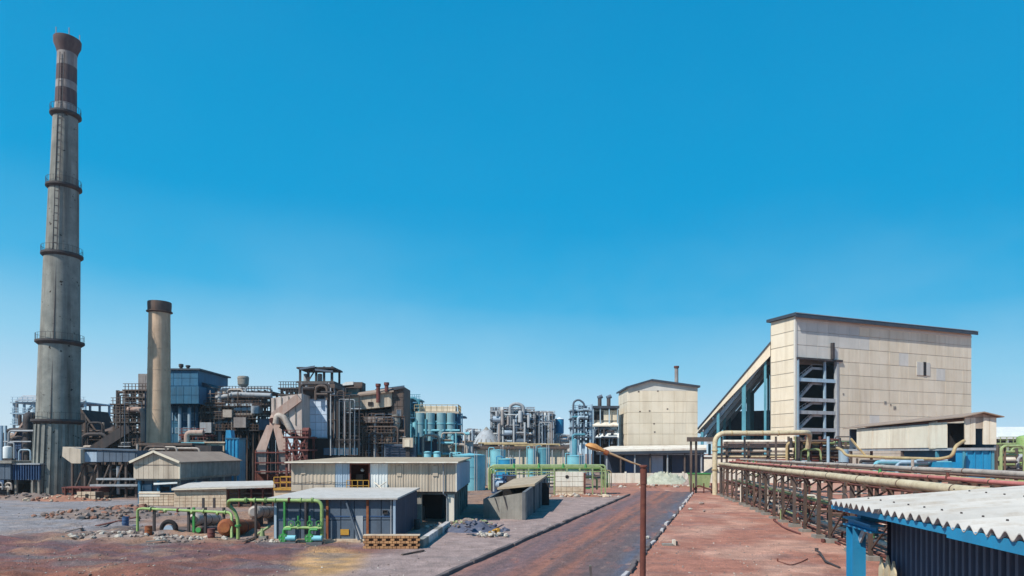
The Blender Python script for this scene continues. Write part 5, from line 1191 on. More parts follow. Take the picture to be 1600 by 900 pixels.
def longpipe(name, label, o, z, r, m, d0=0, d1=None, seglen=6.4, bands=True, drop=None):
    L_ = (RB-RA).length if d1 is None else d1; g = rk(d0, o, 0)
    t = thing(name, label, 'pipe', g); d = d0; k = 0
    while d < L_-.1:
        e = min(L_, d+seglen); w_ = [0, .05, -.03, .03, -.05][k%5]; w2 = [0, .05, -.03, .03, -.05][(k+1)%5]; zs, ze_ = [0, .02, -.02, .01][k%4], [0, .02, -.02, .01][(k+1)%4]
        part('pipe_section', MB().tube([rk(d,o+w_,z+zs), rk(e,o+w2,z+ze_)], r, 14), m, t, True)
        if bands: part('joint_band', MB().tube([rk(e-.05,o+w2,z+ze_), rk(e+.03,o+w2,z+ze_)], r+.018, 14), M_['trestle'], t, True)
        d = e; k += 1
    return t
longpipe('cream_pipe', 'thick cream lagged pipe along the outer edge of the trestles, ending at the corrugated roof', 0, 5.2, .27, M_['pipecream'])
longpipe('red_pipe', 'thin red pipe running beside the thick cream lagged pipe', 1.55, 5.6, .11, M_['pipered'])
longpipe('grey_pipe', 'thick grey lagged pipe on the inner side of the trestles', 3.4, 5.95, .16, M_['pipegrey'])
longpipe('tan_pipe', 'thin tan pipe between the red pipe and the thick grey pipe', 2.5, 5.6, .09, M_['pipetan'], bands=False)
longpipe('pinkish_pipe', 'thin dusty pink pipe next to the thick grey lagged pipe', 4.3, 5.75, .15, M_['pink'], bands=False)
longpipe('thin_pipe', 'thin rusty pipe hugging the inner side of the thick cream lagged pipe', .55, 5.02, .07, M_['rust'], bands=False)
longpipe('thin_pipe', 'thin white pipe between the red pipe and the tan pipe', 2.05, 5.5, .08, M_['wallwhite'], bands=False)
longpipe('thin_pipe', 'thin dark rusty pipe at the innermost edge of the trestles', 4.85, 5.7, .09, M_['rustdk'], bands=False)
longpipe('thin_pipe', 'thin dark pipe fixed below the thick cream lagged pipe', -.3, 4.85, .06, M_['rustdk'], bands=False)
t = thing('rack_valves', 'row of rusty hand valves and saddles standing on the deck of the long pipe rack', 'valves', rk(30, 2.8, 5.4))
for i in range(16):
    d = 3+i*4.6+rng.uniform(-1,1); o = rng.choice((1.55, 2.05, 2.5, 3.4, 4.3)); c = rk(d, o, 5.7)
    part('valve_body', MB().cyl(c-Z*.1, c+Z*.22, .13, .07, 10), rng.choice([M_['rustdk'], M_['dark'], M_['greendk'], M_['rust']]), t, True)
    if i % 2: part('hand_wheel', MB().tube([c+Z*.34+Vector((math.cos(a)*.15, math.sin(a)*.15, 0)) for a in [2*math.pi*k/10 for k in range(11)]], .02, 6), M_['rustdk'], t, True)
    part('saddle', MB().beam(rk(d+1.5,o-.25,5.46), rk(d+1.5,o+.25,5.46), .14, .12), M_['trestle'], t)
longpipe('low_pipe', 'rusty red pipe slung low between the trestle legs', .9, 2.5, .13, M_['redsteel'], bands=False)
longpipe('low_pipe', 'pale green pipe slung low between the trestle legs', 2.0, 2.55, .16, M_['greenpale'], bands=False)
longpipe('low_pipe', 'grey pipe slung low between the trestle legs', 3.2, 2.6, .22, M_['pipegrey'], bands=False)
longpipe('ground_pipe', 'rusty pipe lying on the ground at the foot of the trestles', .55, .35, .12, M_['rustdk'], d0=12, bands=False)
longpipe('ground_pipe', 'pale pipe lying on the ground inside the trestles', 2.7, .4, .17, M_['wallwhite'], d0=6, bands=False)
# dark tangle of small bore lines hung among the trestle legs
t = thing('hose_tangle', 'tangle of small rusty lines and valves among the trestle legs', 'pipework', rk(40, 2, 0))
for i in range(90):
    d = rng.uniform(2, 76); o = rng.uniform(.2, 4.2); z0 = rng.uniform(.2, 4.5); ln = rng.uniform(2, 7); m = rng.choice([M_['steel'], M_['rustdk'], M_['dark'], M_['wallwhite'], M_['pipegrey'], M_['greenpale']])
    k = rng.random()
    pts = [rk(d,o,z0), rk(d+ln,o,z0)] if k < .4 else [rk(d,o,.1), rk(d,o,z0), rk(d+ln,o,z0)] if k < .75 else [rk(d,o,z0), rk(d,o+1.5,z0), rk(d,o+1.5,.1)]
    part('line', MB().tube(fillet(pts,.25), rng.uniform(.04,.1), 7), m, t, True)
for i in range(14):
    c = rk(rng.uniform(4,64), rng.uniform(.3,3.5), rng.uniform(.6,3.4)); part('valve', MB().cyl(c, c+Z*.45, .16, .1, 8), rng.choice([M_['dark'], M_['rustdk'], M_['greendk'], M_['wallwhite']]), t, True)

# bent overhead loop and the cross rack beyond the trestles
Y = 107.5
t = thing('overhead_pipe_loop', 'fat tan pipe rising from the ground and turning right high over the pipe rack', 'pipe', (PX(1117,Y), Y, 0))
part('run', MB().tube(fillet([P(1117,776,Y),P(1117,676.5,Y),P(1185,677,Y),P(1258,675.5,Y),P(1266,677,Y+2),P(1262,700,Y+3)],2.0,8),.42,14), M_['pipecream'], t, True)
for y in (735, 705): part('collar', MB().cyl(P(1117,y,Y),P(1117,y-2,Y),.54,n=14), M_['pipetan'], t)
for x in (1142, 1165, 1190, 1215): part('collar', MB().cyl(P(x,676.8,Y),P(x+1.4,676.8,Y),.47,n=14), M_['pipetan'], t)
for x in (1128, 1164, 1213, 1246): part('support_post', MB().bx(x-1.2,x+1.2,682,776,Y-.1,.3), M_['dark'] if x != 1213 else M_['steel'], t)
t = thing('cross_pipe_rack', 'dark steel rack of pink and white pipes crossing in front of the steep lean-to', 'pipe rack', (PX(1190,112), 112, 0))
Y = 112.0
for x in (1080, 1088, 1136, 1170, 1200, 1232, 1262, 1295, 1322):
    part('column', MB().bx(x-1.4,x+1.4,684 if x < 1090 else 690,771,Y,.3), M_['steel'], t); part('column', MB().bx(x-1.2,x+1.2,690,771,Y+3,.3), M_['dark'], t)
part('beam', MB().bx(1074,1118,683,690,Y-.4,.35), M_['steel'], t); part('beam', MB().bx(1118,1328,697,699.5,Y-.3,.3), M_['dark'], t); part('beam', MB().bx(1118,1328,710,712,Y-.3,.3), M_['dark'], t)
for x0, x1, y, r, m, d in ((1130,1245,690,.3,'wallwhite',.6),(1128,1250,696,.42,'pink',1.4),(1130,1330,705,.25,'pipegrey',1.0),(1120,1330,714,.22,'pipecream',.5),(1240,1330,692,.35,'greenpale',2.0),(1250,1330,700,.4,'pipetan',.2),(1150,1330,719,.2,'pipered',1.8),(1130,1330,724,.2,'steelpale',2.4)):
    part('pipe', MB().tube([P(x0,y,Y+d),P(x1,y,Y+d)],r,12), M_[m], t, True)
pipes(t, 1225, 1330, 682, 725, Y-.8, 2, 26, [M_['dark'], M_['steel'], M_['pipetan'], M_['rustdk'], M_['steelblue'], M_['greenpale']], (.1,.25), 41)
for x in (1236, 1244, 1252, 1312): part('valve', MB().cyl(P(x,700,Y-.6),P(x,684,Y-.6),.35,.2,10), M_['dark'], t, True)
part('blue_drum', MB().cyl(P(1318,722,Y-1),P(1318,702,Y-1),.8,n=14), M_['steelblue'], t, True)

# clutter in front of the boundary wall
def sackheap(label, px, py, rx, h, m, Y, seed):
    q = random.Random(seed); b = MB(); c = P(px, py, Y); c.z = 0
    heap(b, c.x, c.y, rx, rx*.5, h, q)
    o = solo('spoil_heap', b, m, label, 'heap', c, True); return o
sackheap('pale grey spoil heap before the white wall, right of the rusty lamp post', 1040, 757, 6.5, 2.6, M_['ashgreen'], 146, 2)
sackheap('small dusty grey spoil heap near the end of the road', 1085, 757, 3.0, 2.0, M_['stone'], 140, 3)
t = thing('green_skip', 'low faded green skip under the dark rack at the end of the road', 'skip', (PX(1095,130), 130, 0))
part('body', MB().pprism([(1083,762),(1108,762),(1111,741),(1080,741)], 130, 2.5), M_['greenpale'], t); part('rim', MB().bx(1079,1112,739.5,741,129.9,2.7), M_['greendk'], t)
t = thing('rubble_barrier', 'low rusty barrier and broken pipes at the far right end of the road', 'barrier', (PX(1098,112), 112, 0))
part('rail', MB().tube(fillet([P(1082,768,112),P(1090,758,112),P(1112,766,111),P(1130,768,110)],.6),.14,8), M_['rustdk'], t, True)
for x in (1084, 1100, 1112, 1121): part('post', MB().bx(x-.8,x+.8,755,777,111.5,.2), M_['rustdk'] if x % 3 else M_['wallwhite'], t)

# ------------------------------------------------------------------ raised transfer house on the right
X0, X1, Y0, Y1 = 52.0, 55.6, 73.5, 99.0; zb = 7.62
t = thing('transfer_house', 'long raised cream transfer house with a shallow roof on a bright blue base', 'transfer house', (53.8, 84, 0))
def zt_(y): return 10.75+(Y1-y)*.02
part('wall', MB().box(X0,X0+.2,Y0+6.2,Y1-2.6,zb,10.7).box(X1-.2,X1,Y0,Y1,zb,10.7).box(X0+.2,X1-.2,Y1-.2,Y1,zb,10.7), M_['slate'], t)
clad(t, (X0,Y1-2.6,zb), (0,-1,0), Y1-2.6-(Y0+6.2), 3.0, 4, 1, M_['palepanel'], t=.1, ribs=0)
part('bent_panel', MB().slab((X0-.15,Y0+6.1,zb),(X0-.02,Y0+4.3,zb+.1),(X0-.1,Y0+4.6,10.9),(X0-.15,Y0+6.1,10.8),.15), M_['palepanel'], t)
part('panel', MB().box(X0-.1,X0-.01,Y0+2.9,Y0+6.2,zb,10.72), M_['palepanel'], t)
part('end_wall', MB().box(X0+.0,X0+1.2,Y0,Y0+.12,zb+.4,11.1).box(X0+2.1,X1,Y0,Y0+.12,zb+.4,11.1).box(X0+1.2,X0+2.1,Y0,Y0+.12,zb+2.2,11.1), M_['beige'], t)
for k, (a, b_) in enumerate(((0,.6),(.6,1.2),(2.1,2.8),(2.8,3.6))): part('cladding_panel', MB().box(X0+a+.02,X0+b_-.02,Y0-.05-.02*(k%2),Y0,zb+.38,11.08), M_['palepanel'], t)
part('inner_wall', MB().box(X0+.3,X1-.3,Y0+3.5,Y0+3.7,zb,10.6), M_['void'], t)
part('roof', MB().slab((X0-.5,Y0-.6,11.2),((X0+X1)/2,Y0-.6,11.75),((X0+X1)/2,Y1+.6,11.4),(X0-.5,Y1+.6,10.85),.12), M_['brownroof'], t)
part('roof', MB().slab(((X0+X1)/2,Y0-.6,11.75),(X1+.5,Y0-.6,11.2),(X1+.5,Y1+.6,10.85),((X0+X1)/2,Y1+.6,11.4),.12), M_['brownroof'], t)
part('gable', MB().prism([(X0,11.05),(X1,11.05),((X0+X1)/2,11.6)], Y0+.0, Y0+.1), M_['beige'], t)
part('floor', MB().box(X0,X1,Y0,Y1,zb-.3,zb-.003), M_['steelpale'], t)
part('blue_base', MB().box(X0+.2,X1-.3,Y0+.3,Y0+1.8,5.0,zb-.31), M_['blue'], t)
for k in range(4): part('base_rib', MB().box(X0+.3+k*.9,X0+.42+k*.9,Y0+.16,Y0+.3,5.0,zb-.32), M_['blue'], t)
part('base_hopper', MB().add([(X0+.3,Y0+.4,5),(X1-.4,Y0+.4,5),(X1-.4,Y0+1.7,5),(X0+.3,Y0+1.7,5),(X0+1.2,Y0+.7,3.4),(X1-1.2,Y0+.7,3.4),(X1-1.2,Y0+1.4,3.4),(X0+1.2,Y0+1.4,3.4)],[(0,1,5,4),(1,2,6,5),(2,3,7,6),(3,0,4,7),(4,5,6,7)]), M_['blue'], t)
part('blue_side_panel', MB().box(X0+1.4,X0+1.5,Y0+3.2,Y0+14,5.2,zb-.31), M_['tealdk'], t)
for y in (Y0+.2, Y0+5, Y0+12, Y1-.5):
    for x in (X0+.1, X1-.35): part('column', MB().box(x,x+.3,y,y+.3,-.2,zb-.31), M_['teal'] if y < Y0+8 else M_['steel'], t)
part('yellow_brace', MB().beam((X0-.1,Y1-1.0,9.2),(X0-.1,Y1-5,6.6),.22), M_['pipetan'], t)
t = thing('yellow_tan_pipe', 'tan-yellow pipe running below the raised transfer house and bending up at the blue base', 'pipe', (49, 80, 0))
part('run', MB().tube(fillet([P(1308,700,92),P(1316,703,90),P(1322,712,88),P(1400,715.5,80),P(1468,717.5,73),P(1488,713,71.5),P(1493,697,71.5),P(1506,689,72.5)],1.4,7),.19,12), M_['pipetan'], t, True)
for x, y, Yy in ((1340,713,86),(1420,716.3,78)): part('support', MB().bx(x-1,x+1,y+3,760,Yy,.25), M_['steel'], t)
t = thing('pale_machinery', 'pale blue and grey machinery skid beneath the raised transfer house', 'machinery', (47, 78, 0))
part('tank', MB().cyl(P(1400,727,82),P(1440,727,78),.9,n=16), M_['steelblue'], t, True); part('frame', MB().bx(1385,1500,732,738,76,3), M_['teal'], t); part('block', MB().bx(1460,1500,722,732,75,2), M_['blue'], t)
pipes(t, 1340, 1500, 718, 745, 75, 3, 14, [M_['steelblue'], M_['tealpale'], M_['pipegrey'], M_['dark']], (.1,.25), 42)
for x in (1390, 1430, 1470, 1498): part('leg', MB().bx(x-1,x+1,738,800,76,.3), M_['teal'], t)
# things at the right margin
Y = 180.0
t = thing('white_roofed_depot', 'long white-roofed depot on the horizon right of the raised transfer house', 'depot', (PX(1640,Y), Y, 0))
part('wall', MB().bx(1520,1800,683,748,Y,14), M_['dark'], t); part('roof', MB().slab(P(1515,683,Y-1),P(1805,683,Y-1),P(1805,667,Y+12),P(1515,667,Y+12),.5), M_['whitesheet'], t)
for i in range(12): part('post', MB().bx(1525+i*24,1528+i*24,683,748,Y-.8,.4), M_['steelpale'], t)
Y = 95.0
t = thing('light_green_tank', 'light green upright tank at the right edge, behind the long pipes', 'tank', (PX(1603,Y), Y, 0))
vessel(t, 1604, 680, 782, 13, Y, M_['green'], 'shell'); part('hoop', MB().lathe([(13.3*.095,PZ(700,Y)),(13.3*.095,PZ(698,Y))],18,(PX(1604,Y),Y)), M_['greenpale'], t, True)
t = thing('side_pipe_rack', 'tan and green pipe rack between the blue base and the light green tank', 'pipe rack', (PX(1570,88), 88, 0))
for x in (1556, 1566, 1590, 1612, 1640): part('column', MB().bx(x-2 if x == 1566 else x-1,x+2 if x == 1566 else x+1,700,790,88,.4), M_['pipetan' if x == 1566 else 'steel'], t)
for y, m, r in ((706,'greenpale',.2),(712,'steelpale',.25),(718,'wallwhite',.35),(726,'greenpale',.2),(731,'dark',.25)): part('pipe', MB().tube([P(1552,y,88.5),P(1700,y,88.5)],r,10), M_[m], t, True)
pipes(t, 1555, 1640, 695, 745, 87, 2, 14, [M_['greenpale'], M_['dark'], M_['steelpale'], M_['steel']], (.08,.2), 43)
t = thing('steel_gantry', 'pale green steel gantry at the right edge beyond the side pipe rack', 'steel frame', (PX(1590,120), 120, 0))
steelwork(t, 1560, 1660, [692,706], 120, 5, 6, M_['greenpale'], cw=.35)

# ------------------------------------------------------------------ corrugated shed in the foreground
A = Vector((5.67, 11.0, 6.17)); e = Vector((-.11, -.994, 0)).normalized(); nrm = Vector((.994, -.11, 0)).normalized(); slope = .085
t = thing('corrugated_shed', 'blue steel framed shed with a white corrugated roof and dark ribbed wall, close by', 'shed', (A.x, A.y, 0))
per = .217; amp = .045; LN = 8.0; WD = 5.5
def rp_(d, o, z): return Vector((A.x, A.y, A.z)) + e*d + nrm*o + Z*(z+slope*o)
nsh = 9; ppc = 8
for k in range(nsh):                      # the roof is laid in sheets of four corrugations
    b = MB(); n = 4*ppc+1; d0 = -.1+k*4*per; vs = []; lift = .016*(k % 2); jo = rng.uniform(-.05,.04)
    for o in (-.16+jo, WD):
        for zz_ in (0, -.012):
            for i in range(n+2): d = d0+i*per/ppc; vs.append(rp_(d, o, amp*math.cos(2*math.pi*d/per)+lift+zz_))
    w_ = n+2
    fs = [(i, i+1, 2*w_+i+1, 2*w_+i) for i in range(w_-1)] + [(w_+i, w_+i+1, 3*w_+i+1, 3*w_+i) for i in range(w_-1)] + [(i, i+1, w_+i+1, w_+i) for i in range(w_-1)]
    b.add(vs, fs); part('roof_sheet', b, M_['lapsheet'], t, True)
b = MB()
for o in (.25, 1.8, 3.6):
    for i in range(0, 36, 2):
        c = rp_(i*per+.0, o, amp+.012); b.cyl(c, c+Z*.02, .016, .013, 6)
part('roof_bolts', b, M_['dark'], t, stuff=True)
part('eaves_angle', MB().add([rp_(-.2,-.1,-.055),rp_(3.75,-.1,-.055),rp_(3.75,-.1,-.135),rp_(-.2,-.1,-.135),rp_(-.2,.06,-.055),rp_(3.75,.06,-.055),rp_(3.75,.06,-.135),rp_(-.2,.06,-.135)],[(0,1,2,3),(5,4,7,6),(0,4,5,1),(3,2,6,7),(0,3,7,4),(1,5,6,2)]), M_['blue'], t)
part('eaves_plate', MB().add([rp_(3.45,-.14,-.03),rp_(LN,-.14,-.03),rp_(LN,-.14,-.16),rp_(3.45,-.14,-.16),rp_(3.45,-.105,-.03),rp_(LN,-.105,-.03),rp_(LN,-.105,-.16),rp_(3.45,-.105,-.16)],[(0,1,2,3),(5,4,7,6),(0,4,5,1),(3,2,6,7),(0,3,7,4),(1,5,6,2)]), M_['blue'], t)
for o in (1.8, 3.6): part('purlin', MB().beam(rp_(-.1,o,-.13), rp_(LN,o,-.13), .08, .12), M_['blue'], t)
# corner column of rolled steel, with its flanges and cap beam
def ish(name, p, q, w_, dp, m, fl=.025):
    b = MB(); p, q = Vector(p), Vector(q)
    for s_ in (-1, 1): b.beam(p+e*s_*dp/2, q+e*s_*dp/2, w_, fl, up=e)
    b.beam(p, q, .022, dp-fl, up=e); return part(name, b, m, t)
def cp(d, o, z): q = Vector((A.x, A.y, 0))+e*d+nrm*o; return Vector((q.x, q.y, z))
ish('corner_column', cp(.22,.14,-.2), cp(.22,.14,5.76), .2, .26, M_['blue'])
part('cap_beam', MB().beam(cp(-.06,.14,5.9), cp(1.0,.14,5.86), .2, .028, up=Z).beam(cp(-.06,.14,5.78), cp(1.0,.14,5.76), .2, .028, up=Z).beam(cp(-.06,.14,5.84), cp(1.0,.14,5.81), .025, .12, up=Z), M_['blue'], t)
part('knee_plate', MB().beam(cp(.37,.14,5.55), cp(.55,.14,5.75), .03, .1), M_['steelpale'], t)
for d in (3.9, 7.6): ish('column', cp(d,.75,-.2), cp(d,.75,5.9), .2, .26, M_['blue'])
part('rafter', MB().beam(rp_(.2,.2,-.26), rp_(.2,WD,-.26), .14, .2), M_['blue'], t)
wt = 5.98
for k in range(9):                        # ribbed wall sheets, set back under the roof
    b = MB(); W_ = .9; d0 = .45+k*W_; pr = []
    for i in range(6):
        x = i*W_/6; pr += [(x, 0), (x+.065, 0), (x+.08, .06), (x+.135, .06)]
    pr.append((W_, 0)); n = len(pr)
    vs = [cp(d0+a, .55-c, z) for z in (-.2, 4.72) for a, c in pr]; b.add(vs, [(i, i+1, n+i+1, n+i) for i in range(n-1)])
    part('wall_sheet', b, M_['shedwall'], t)
    b = MB(); vs = [cp(d0+a, .62-c, z) for z in (4.60, wt) for a, c in pr]; b.add(vs, [(i, i+1, n+i+1, n+i) for i in range(n-1)]); part('upper_wall_sheet', b, M_['shedwall'], t)
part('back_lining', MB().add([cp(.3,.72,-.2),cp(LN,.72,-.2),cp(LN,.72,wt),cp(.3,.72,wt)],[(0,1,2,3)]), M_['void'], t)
part('end_wall', MB().add([cp(.3,.6,-.2),cp(.3,WD-.1,-.2),cp(.3,WD-.1,6.3),cp(.3,.6,5.98)],[(0,1,2,3)]), M_['navy'], t)
part('rear_wall', MB().add([cp(.3,WD-.1,-.2),cp(LN,WD-.1,-.2),cp(LN,WD-.1,6.3),cp(.3,WD-.1,6.3)],[(0,1,2,3)]), M_['navy'], t)
part('girt', MB().beam(cp(.35,.5,5.16), cp(.9,.42,5.2), .05, .05).beam(cp(.35,.48,5.1), cp(.55,.46,5.1), .06, .04), M_['steelpale'], t)
for k in range(3):                        # pale broken sheet ends leaning at the wall foot
    q = cp(.62+k*.2, .36, .42); part('stacked_sheet', MB().add([q+Z*3.2-e*.09, q+Z*3.2+e*.09, q+Z*(4.72+.1*(k%2))+e*.07, q+Z*(4.9+.06*(k==1))+e*.0, q+Z*(4.7)-e*.08] + [w2+nrm*.03 for w2 in (q+Z*3.2-e*.09, q+Z*3.2+e*.09, q+Z*(4.72+.1*(k%2))+e*.07, q+Z*(4.9+.06*(k==1)), q+Z*4.7-e*.08)], [(0,1,2,3,4),(9,8,7,6,5),(0,5,6,1),(1,6,7,2),(2,7,8,3),(3,8,9,4),(4,9,5,0)]), M_['pipecream'], t)

# ------------------------------------------------------------------ rusty lamp post
Y = 20.0; s = Y/F
t = thing('lamp_post', 'rusty lamp post by the road, its long arm ending in a battered orange lamp head', 'lamp post', (PX(1004,Y), Y, 0))
bx_, tp_ = Vector((PX(1003,Y), Y, -.2)), P(1005.5,729,Y)
part('pole', MB().tube([bx_, bx_.lerp(tp_,.5), tp_], [.1,.095,.09], 16), M_['rustdk'], t, True)
part('base_plate', MB().cyl(Vector((bx_.x,Y,-.05)), Vector((bx_.x,Y,.06)), .25, n=12), M_['rustdk'], t)
part('cap', MB().tube([tp_-Z*.02, tp_+Z*.03, tp_+Z*.05], [.125,.125,.1], 16), M_['rustdk'], t, True)
part('sleeve', MB().tube([tp_-Z*.55, tp_-Z*.08], [.108,.108], 16), M_['rustdk'], t, True)
arm = [P(1003,728,Y+.02), P(985,722,Y+.05), P(962,712,Y+.1), P(942,704,Y+.15)]
part('arm', MB().tube(arm, [.026,.032,.038,.045], 10), M_['arm'], t, True)
hd = MB(); a, c = P(946,706,Y+.15), P(914,695.5,Y+.2); d = (c-a).normalized(); up = d.cross(Vector((0,1,0))).normalized(); up = up if up.z > 0 else -up
sect = [(0,.07,.06),(.18,.13,.1),(.36,.16,.15),(.55,.15,.13),(.66,.08,.05)]
vs = []; ns = 10
for q, w_, h_ in sect:
    o = a+d*q
    vs += [o + Vector((0,1,0))*w_*math.cos(2*math.pi*i/ns) + up*h_*(math.sin(2*math.pi*i/ns) if math.sin(2*math.pi*i/ns) > 0 else .45*math.sin(2*math.pi*i/ns)) for i in range(ns)]
hd.add(vs, [(j*ns+i, j*ns+(i+1)%ns, (j+1)*ns+(i+1)%ns, (j+1)*ns+i) for j in range(len(sect)-1) for i in range(ns)] + [tuple(range(ns))[::-1], tuple(range(4*ns, 5*ns))])
part('lamp_head', hd, M_['lamp'], t, True)
part('diffuser', MB().beam(a+d*.2-up*.05, a+d*.55-up*.06, .16, .05), M_['pipecream'], t)
part('clamp', MB().cyl(P(950,708.5,Y+.13), P(944,705.5,Y+.14), .085, n=12), M_['rust'], t, True)

# ------------------------------------------------------------------ rubble, stumps and scrap
q = random.Random(5)
def pile(label, name, px, py, rx, ry, h, n, r0, r1, ms, mound, cat='rubble pile'):
    c = G(px, py); t = thing(name, label, cat, c)
    b = MB(); heap(b, c.x, c.y, rx, ry, h, q); part('mound', b, mound, t, True)
    for k, m in enumerate(ms):
        b = MB()
        for i in range(n//len(ms)):
            a = q.uniform(0, 6.28); f = math.sqrt(q.random())
            x, y = c.x+math.cos(a)*rx*f*1.08, c.y+math.sin(a)*ry*f*1.08; rr = q.uniform(r0, r1)*(1 if q.random() < .85 else 1.7)
            rock(b, (x, y, h*(1-f**1.6)-.05), rr, q)
        part('rubble', b, m, t, stuff=True)
    return t
pile('ragged heap of white broken rubble along the near edge of the yard', 'rubble_heap', 185, 838, 4.6, 1.3, .4, 130, .1, .26, [M_['stonew'], M_['stoned'], M_['stone']], M_['stone'])
pile('low heap of white and tan rubble in front of the lower green pipe', 'rubble_heap', 285, 843, 3.4, 1.0, .3, 90, .08, .2, [M_['stonew'], M_['stone']], M_['stone'])
pile('broad brown earth and stone mound behind the white rubble', 'rubble_heap', 165, 806, 7.5, 4.0, .9, 170, .12, .34, [M_['stoned'], M_['stone'], M_['earthpile']], M_['stoned'])
pile('red-brown earth mound below the conveyor gallery', 'earth_mound', 205, 797, 3.8, 2.2, .7, 60, .1, .25, [M_['earthpile'], M_['stone']], M_['earthpile'], 'earth mound')
pile('orange-red spoil bank at the foot of the tall chimney', 'earth_mound', 106, 782, 6.5, 2.4, .8, 60, .12, .3, [M_['earthpile'], M_['block']], M_['earthpile'], 'earth mound')
pile('dark earth mound in front of the blue storage bin', 'earth_mound', 45, 780, 5, 2, .9, 40, .12, .3, [M_['stoned']], M_['stoned'], 'earth mound')
pile('small grey rubble heap left of the green pumps', 'rubble_heap', 425, 846, 2.0, .8, .25, 50, .06, .16, [M_['stone'], M_['stonew']], M_['stone'])
pile('scattered rubble at the foot of the hall corner column', 'rubble_heap', 690, 824, 1.9, 1.5, .35, 60, .08, .22, [M_['stonew'], M_['stone']], M_['stone'])
pile('scrubby grey debris under the hall beside the concrete bunker', 'rubble_heap', 735, 818, 2.2, 2.0, .5, 70, .08, .2, [M_['greenpale'], M_['stone'], M_['stoned']], M_['stone'])
pile('pale rubble and pink blocks beside the white stained block wall', 'rubble_heap', 905, 776, 6, 1.2, .5, 60, .12, .35, [M_['stonew'], M_['block']], M_['earthpile'])
pile('red rubble ridge where the side road meets the white wall', 'rubble_heap', 1020, 761, 12, 1.6, .5, 70, .15, .4, [M_['earthpile'], M_['stonew']], M_['earthpile'])
t = pile('crumpled grey-blue sheeting dumped with rubble between the hall and the road', 'debris_heap', 741, 829, 2.9, 2.2, .95, 50, .1, .22, [M_['stoned'], M_['tarp']], M_['tarp'], 'debris heap')
c = G(768, 838); b = MB()
for i in range(34): rock(b, (c.x+q.uniform(-1.3,1.3), c.y+q.uniform(-.8,.8), q.uniform(0,.3)), q.uniform(.1,.28), q)
part('pale_boulders', b, M_['stonew'], t, stuff=True)
b = MB()
for i in range(10): rock(b, (c.x+.3+q.uniform(-.6,.6), c.y+.6+q.uniform(-.5,.5), q.uniform(.2,.6)), q.uniform(.1,.22), q)
part('yellow_lumps', b, M_['yellow'], t, stuff=True)
for i in range(7):
    p = c+Vector((q.uniform(-2.5,.8), q.uniform(0,2.5), q.uniform(.2,.8))); part('bent_sheet', MB().beam(p, p+Vector((q.uniform(-1,1), q.uniform(-.6,.6), q.uniform(-.1,.4))), q.uniform(.3,.7), .04), M_['tarp'], t)
t = thing('block_stump', 'small broken concrete block with a dark side on the red earth right of the kerb', 'block', G(1053,852))
g = G(1053,852); part('block', MB().beam(g-Z*.1, g+Z*.42, .22, .3), M_['wallwhite'], t); part('broken_base', MB().box(g.x-.9,g.x-.12,g.y-.3,g.y+.2,-.1,.14), M_['conc'], t)
part('dark_side_piece', MB().box(g.x+.12,g.x+.26,g.y-.15,g.y+.2,-.1,.3), M_['dark'], t)  # dark piece against the right side of the block
t = thing('marker_post', 'short leaning concrete marker post standing in the road at the bottom of the view', 'post', G(924,906))
g = G(924,906); part('post', MB().beam(g-Z*.1, g+Vector((-.06,0,.75)), .13, .13), M_['kerbdk'], t); part('post_top', MB().beam(g+Vector((-.06,0,.76)), g+Vector((-.065,0,.82)), .1, .1), M_['conc'], t)
def scrap(label, pts, r, m):
    pts = [G(a, b)+Z*h for a, b, h in pts]; t = thing('scrap_pipe', label, 'scrap', (pts[0].x, pts[0].y, 0))
    part('bent_bar', MB().tube(fillet(pts,.3), r, 8), m, t, True); part('stub', MB().cyl(pts[0]-Z*.05, pts[0]+Z*.18, r*1.8, n=8), m, t)
scrap('bent dark scrap bar on the red earth left of the corrugated shed', [(1276,866,.25),(1281,870,.3),(1290,880,.12),(1312,889,.08)], .07, M_['dark'])
scrap('rusty red scrap bar near the trestle feet', [(1210,815,.12),(1225,826,.1),(1250,836,.1)], .08, M_['redsteel'])
scrap('rusty scrap bar lying across the red earth at the foot of the nearer trestles', [(1286,848,.12),(1300,846,.1),(1312,852,.1)], .09, M_['redsteel'])
scrap('thin curled wire rope on the red earth at the bottom right', [(1215,878,.05),(1235,884,.04),(1250,880,.04),(1262,874,.05)], .03, M_['rustdk'])
for (px, py, h), lab in zip(((1012,842,.3),(1078,797,.3),(1096,788,.35),(1100,800,.25)), ('pale stone lying against the right kerb beside the lamp post','white stone on the right kerb near its far end','dusty boulder on the red earth near the far kerb end','small brown boulder right of the far kerb')):
    b = MB(); rock(b, G(px,py)+Z*h*.4, h, q); solo('boulder', b, M_['stonew' if 'pale' in lab or 'white' in lab else 'stone'], lab, 'boulder', G(px,py))
for (a, c, w_, m, lab) in (((152,823,.1),(216,814,.45),.5,'rustdk','long rusty plate lying tilted between the brown mound and the lower green pipe'),((100,833,.08),(128,828,.2),.2,'stone','grey plank lying at the left end of the white rubble'),((228,848,.08),(262,846,.15),.22,'conc','broken concrete beam in front of the white rubble'),
        ((380,848,.1),(402,843,.3),.25,'steel','short rusty plank before the orange rusty tank'),((668,842,.1),(700,828,.3),.3,'conc','cracked concrete beam beside the low pale ledge'),((628,868,.06),(662,862,.1),.18,'steel','brown plank lying on the haul track below the brick wall')):
    p = G(a[0],a[1])+Z*a[2]; r_ = G(c[0],c[1])+Z*c[2]; t = thing('scrap_plank', lab, 'plank', (p.x, p.y, 0))
    part('plank', MB().beam(p, r_, w_, .08), M_[m], t); part('wedge_stone', MB().beam(r_-Z*c[2], r_-Z*.05, .25), M_['stone'], t)
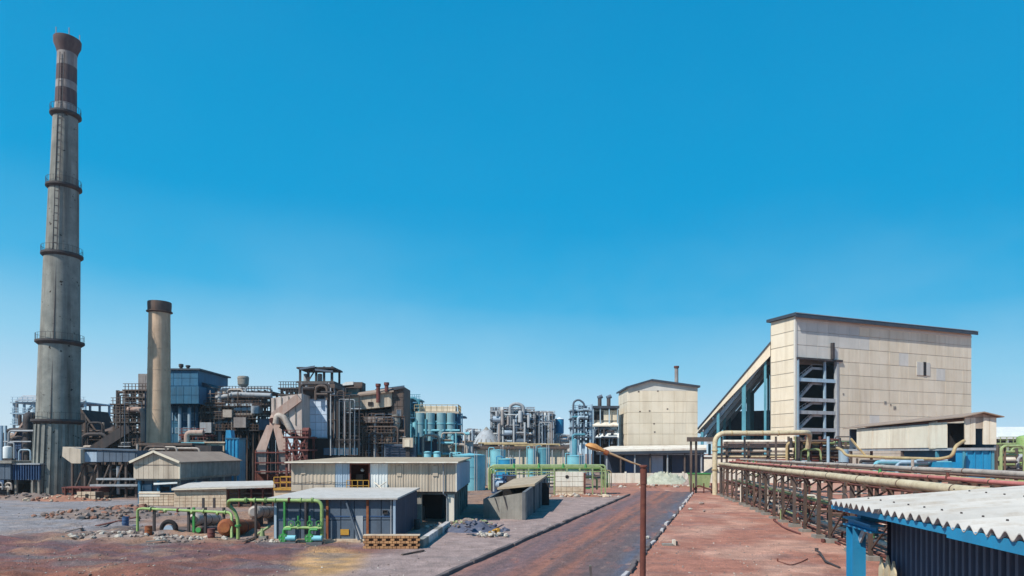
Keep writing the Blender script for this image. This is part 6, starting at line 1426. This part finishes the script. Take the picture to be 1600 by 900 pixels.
for px, py, m, lab in ((196,822,'bluedk','dented blue drum standing at the rear of the white rubble'),(232,838,'rust','rusty drum standing left of the big dark ring'),(330,843,'redsteel','red-brown drum in front of the lower green pipe'),(652,826,'dark','black drum in the shade at the right end of the white-roofed building')):
    g = G(px,py); t = thing('oil_drum', lab, 'drum', g); part('shell', MB().lathe([(.28,-.05),(.29,.28),(.3,.3),(.29,.32),(.29,.56),(.3,.58),(.29,.6),(.28,.86)],16,(g.x,g.y)), M_[m], t, True); part('lid', MB().lathe([(.29,.86),(.29,.885),(.26,.89)],16,(g.x,g.y)), M_[m], t)
# loose stones over the yard: nobody could count them
for nm, mk, n_, r0, r1, lab in (('loose_stones','stone',2200,.025,.09,'loose brown stones scattered over the bare earth'),('pale_gravel','stonew',900,.02,.07,'loose pale gravel scattered over the bare earth'),('slag_lumps','stoned',900,.03,.12,'dark slag lumps scattered over the yard')):
    b = MB()
    for i in range(n_):
        y = 34+66*q.random()**1.8; x = q.uniform(-.85, .55)*y; u, v = road_uv(x, y)
        if noise.noise(Vector((x*.12, y*.12, n_))) < -.05 and q.random() < .7: continue
        if (-.4 < u < ROAD_W+.4 and v < 86) and (q.random() < .88 or not (u < 1 or u > ROAD_W-1)): continue
        if (-16 < u < 0 and q.random() < .6) or (nm == 'slag_lumps' and u > -8): continue
        rock(b, (x, y, (zground(x,y) if not -.4 < u < ROAD_W+.4 else .04)+.01), q.uniform(r0, r1), q)
    o = bpy.data.objects.new(nm, b.mesh(nm, M_[mk])); C.objects.link(o); o['kind'] = 'stuff'; o['label'] = lab; o['category'] = 'stones'

# ------------------------------------------------------------------ the dusty air over the works
hb = MB().box(-330, 330, -40, 330, -1.0, 82)
hm = bpy.data.materials.new('dusty_air'); hm.use_nodes = True; ht = hm.node_tree; ht.nodes.clear()
ho = N(ht, 'ShaderNodeOutputMaterial'); hv = N(ht, 'ShaderNodeVolumePrincipled'); hv.inputs['Density'].default_value = .00015; hv.inputs['Color'].default_value = (.74, .9, 1, 1); hv.inputs['Anisotropy'].default_value = .2
ht.links.new(hv.outputs[0], ho.inputs['Volume'])
hz = bpy.data.objects.new('haze', hb.mesh('haze', hm)); C.objects.link(hz); hz['kind'] = 'stuff'
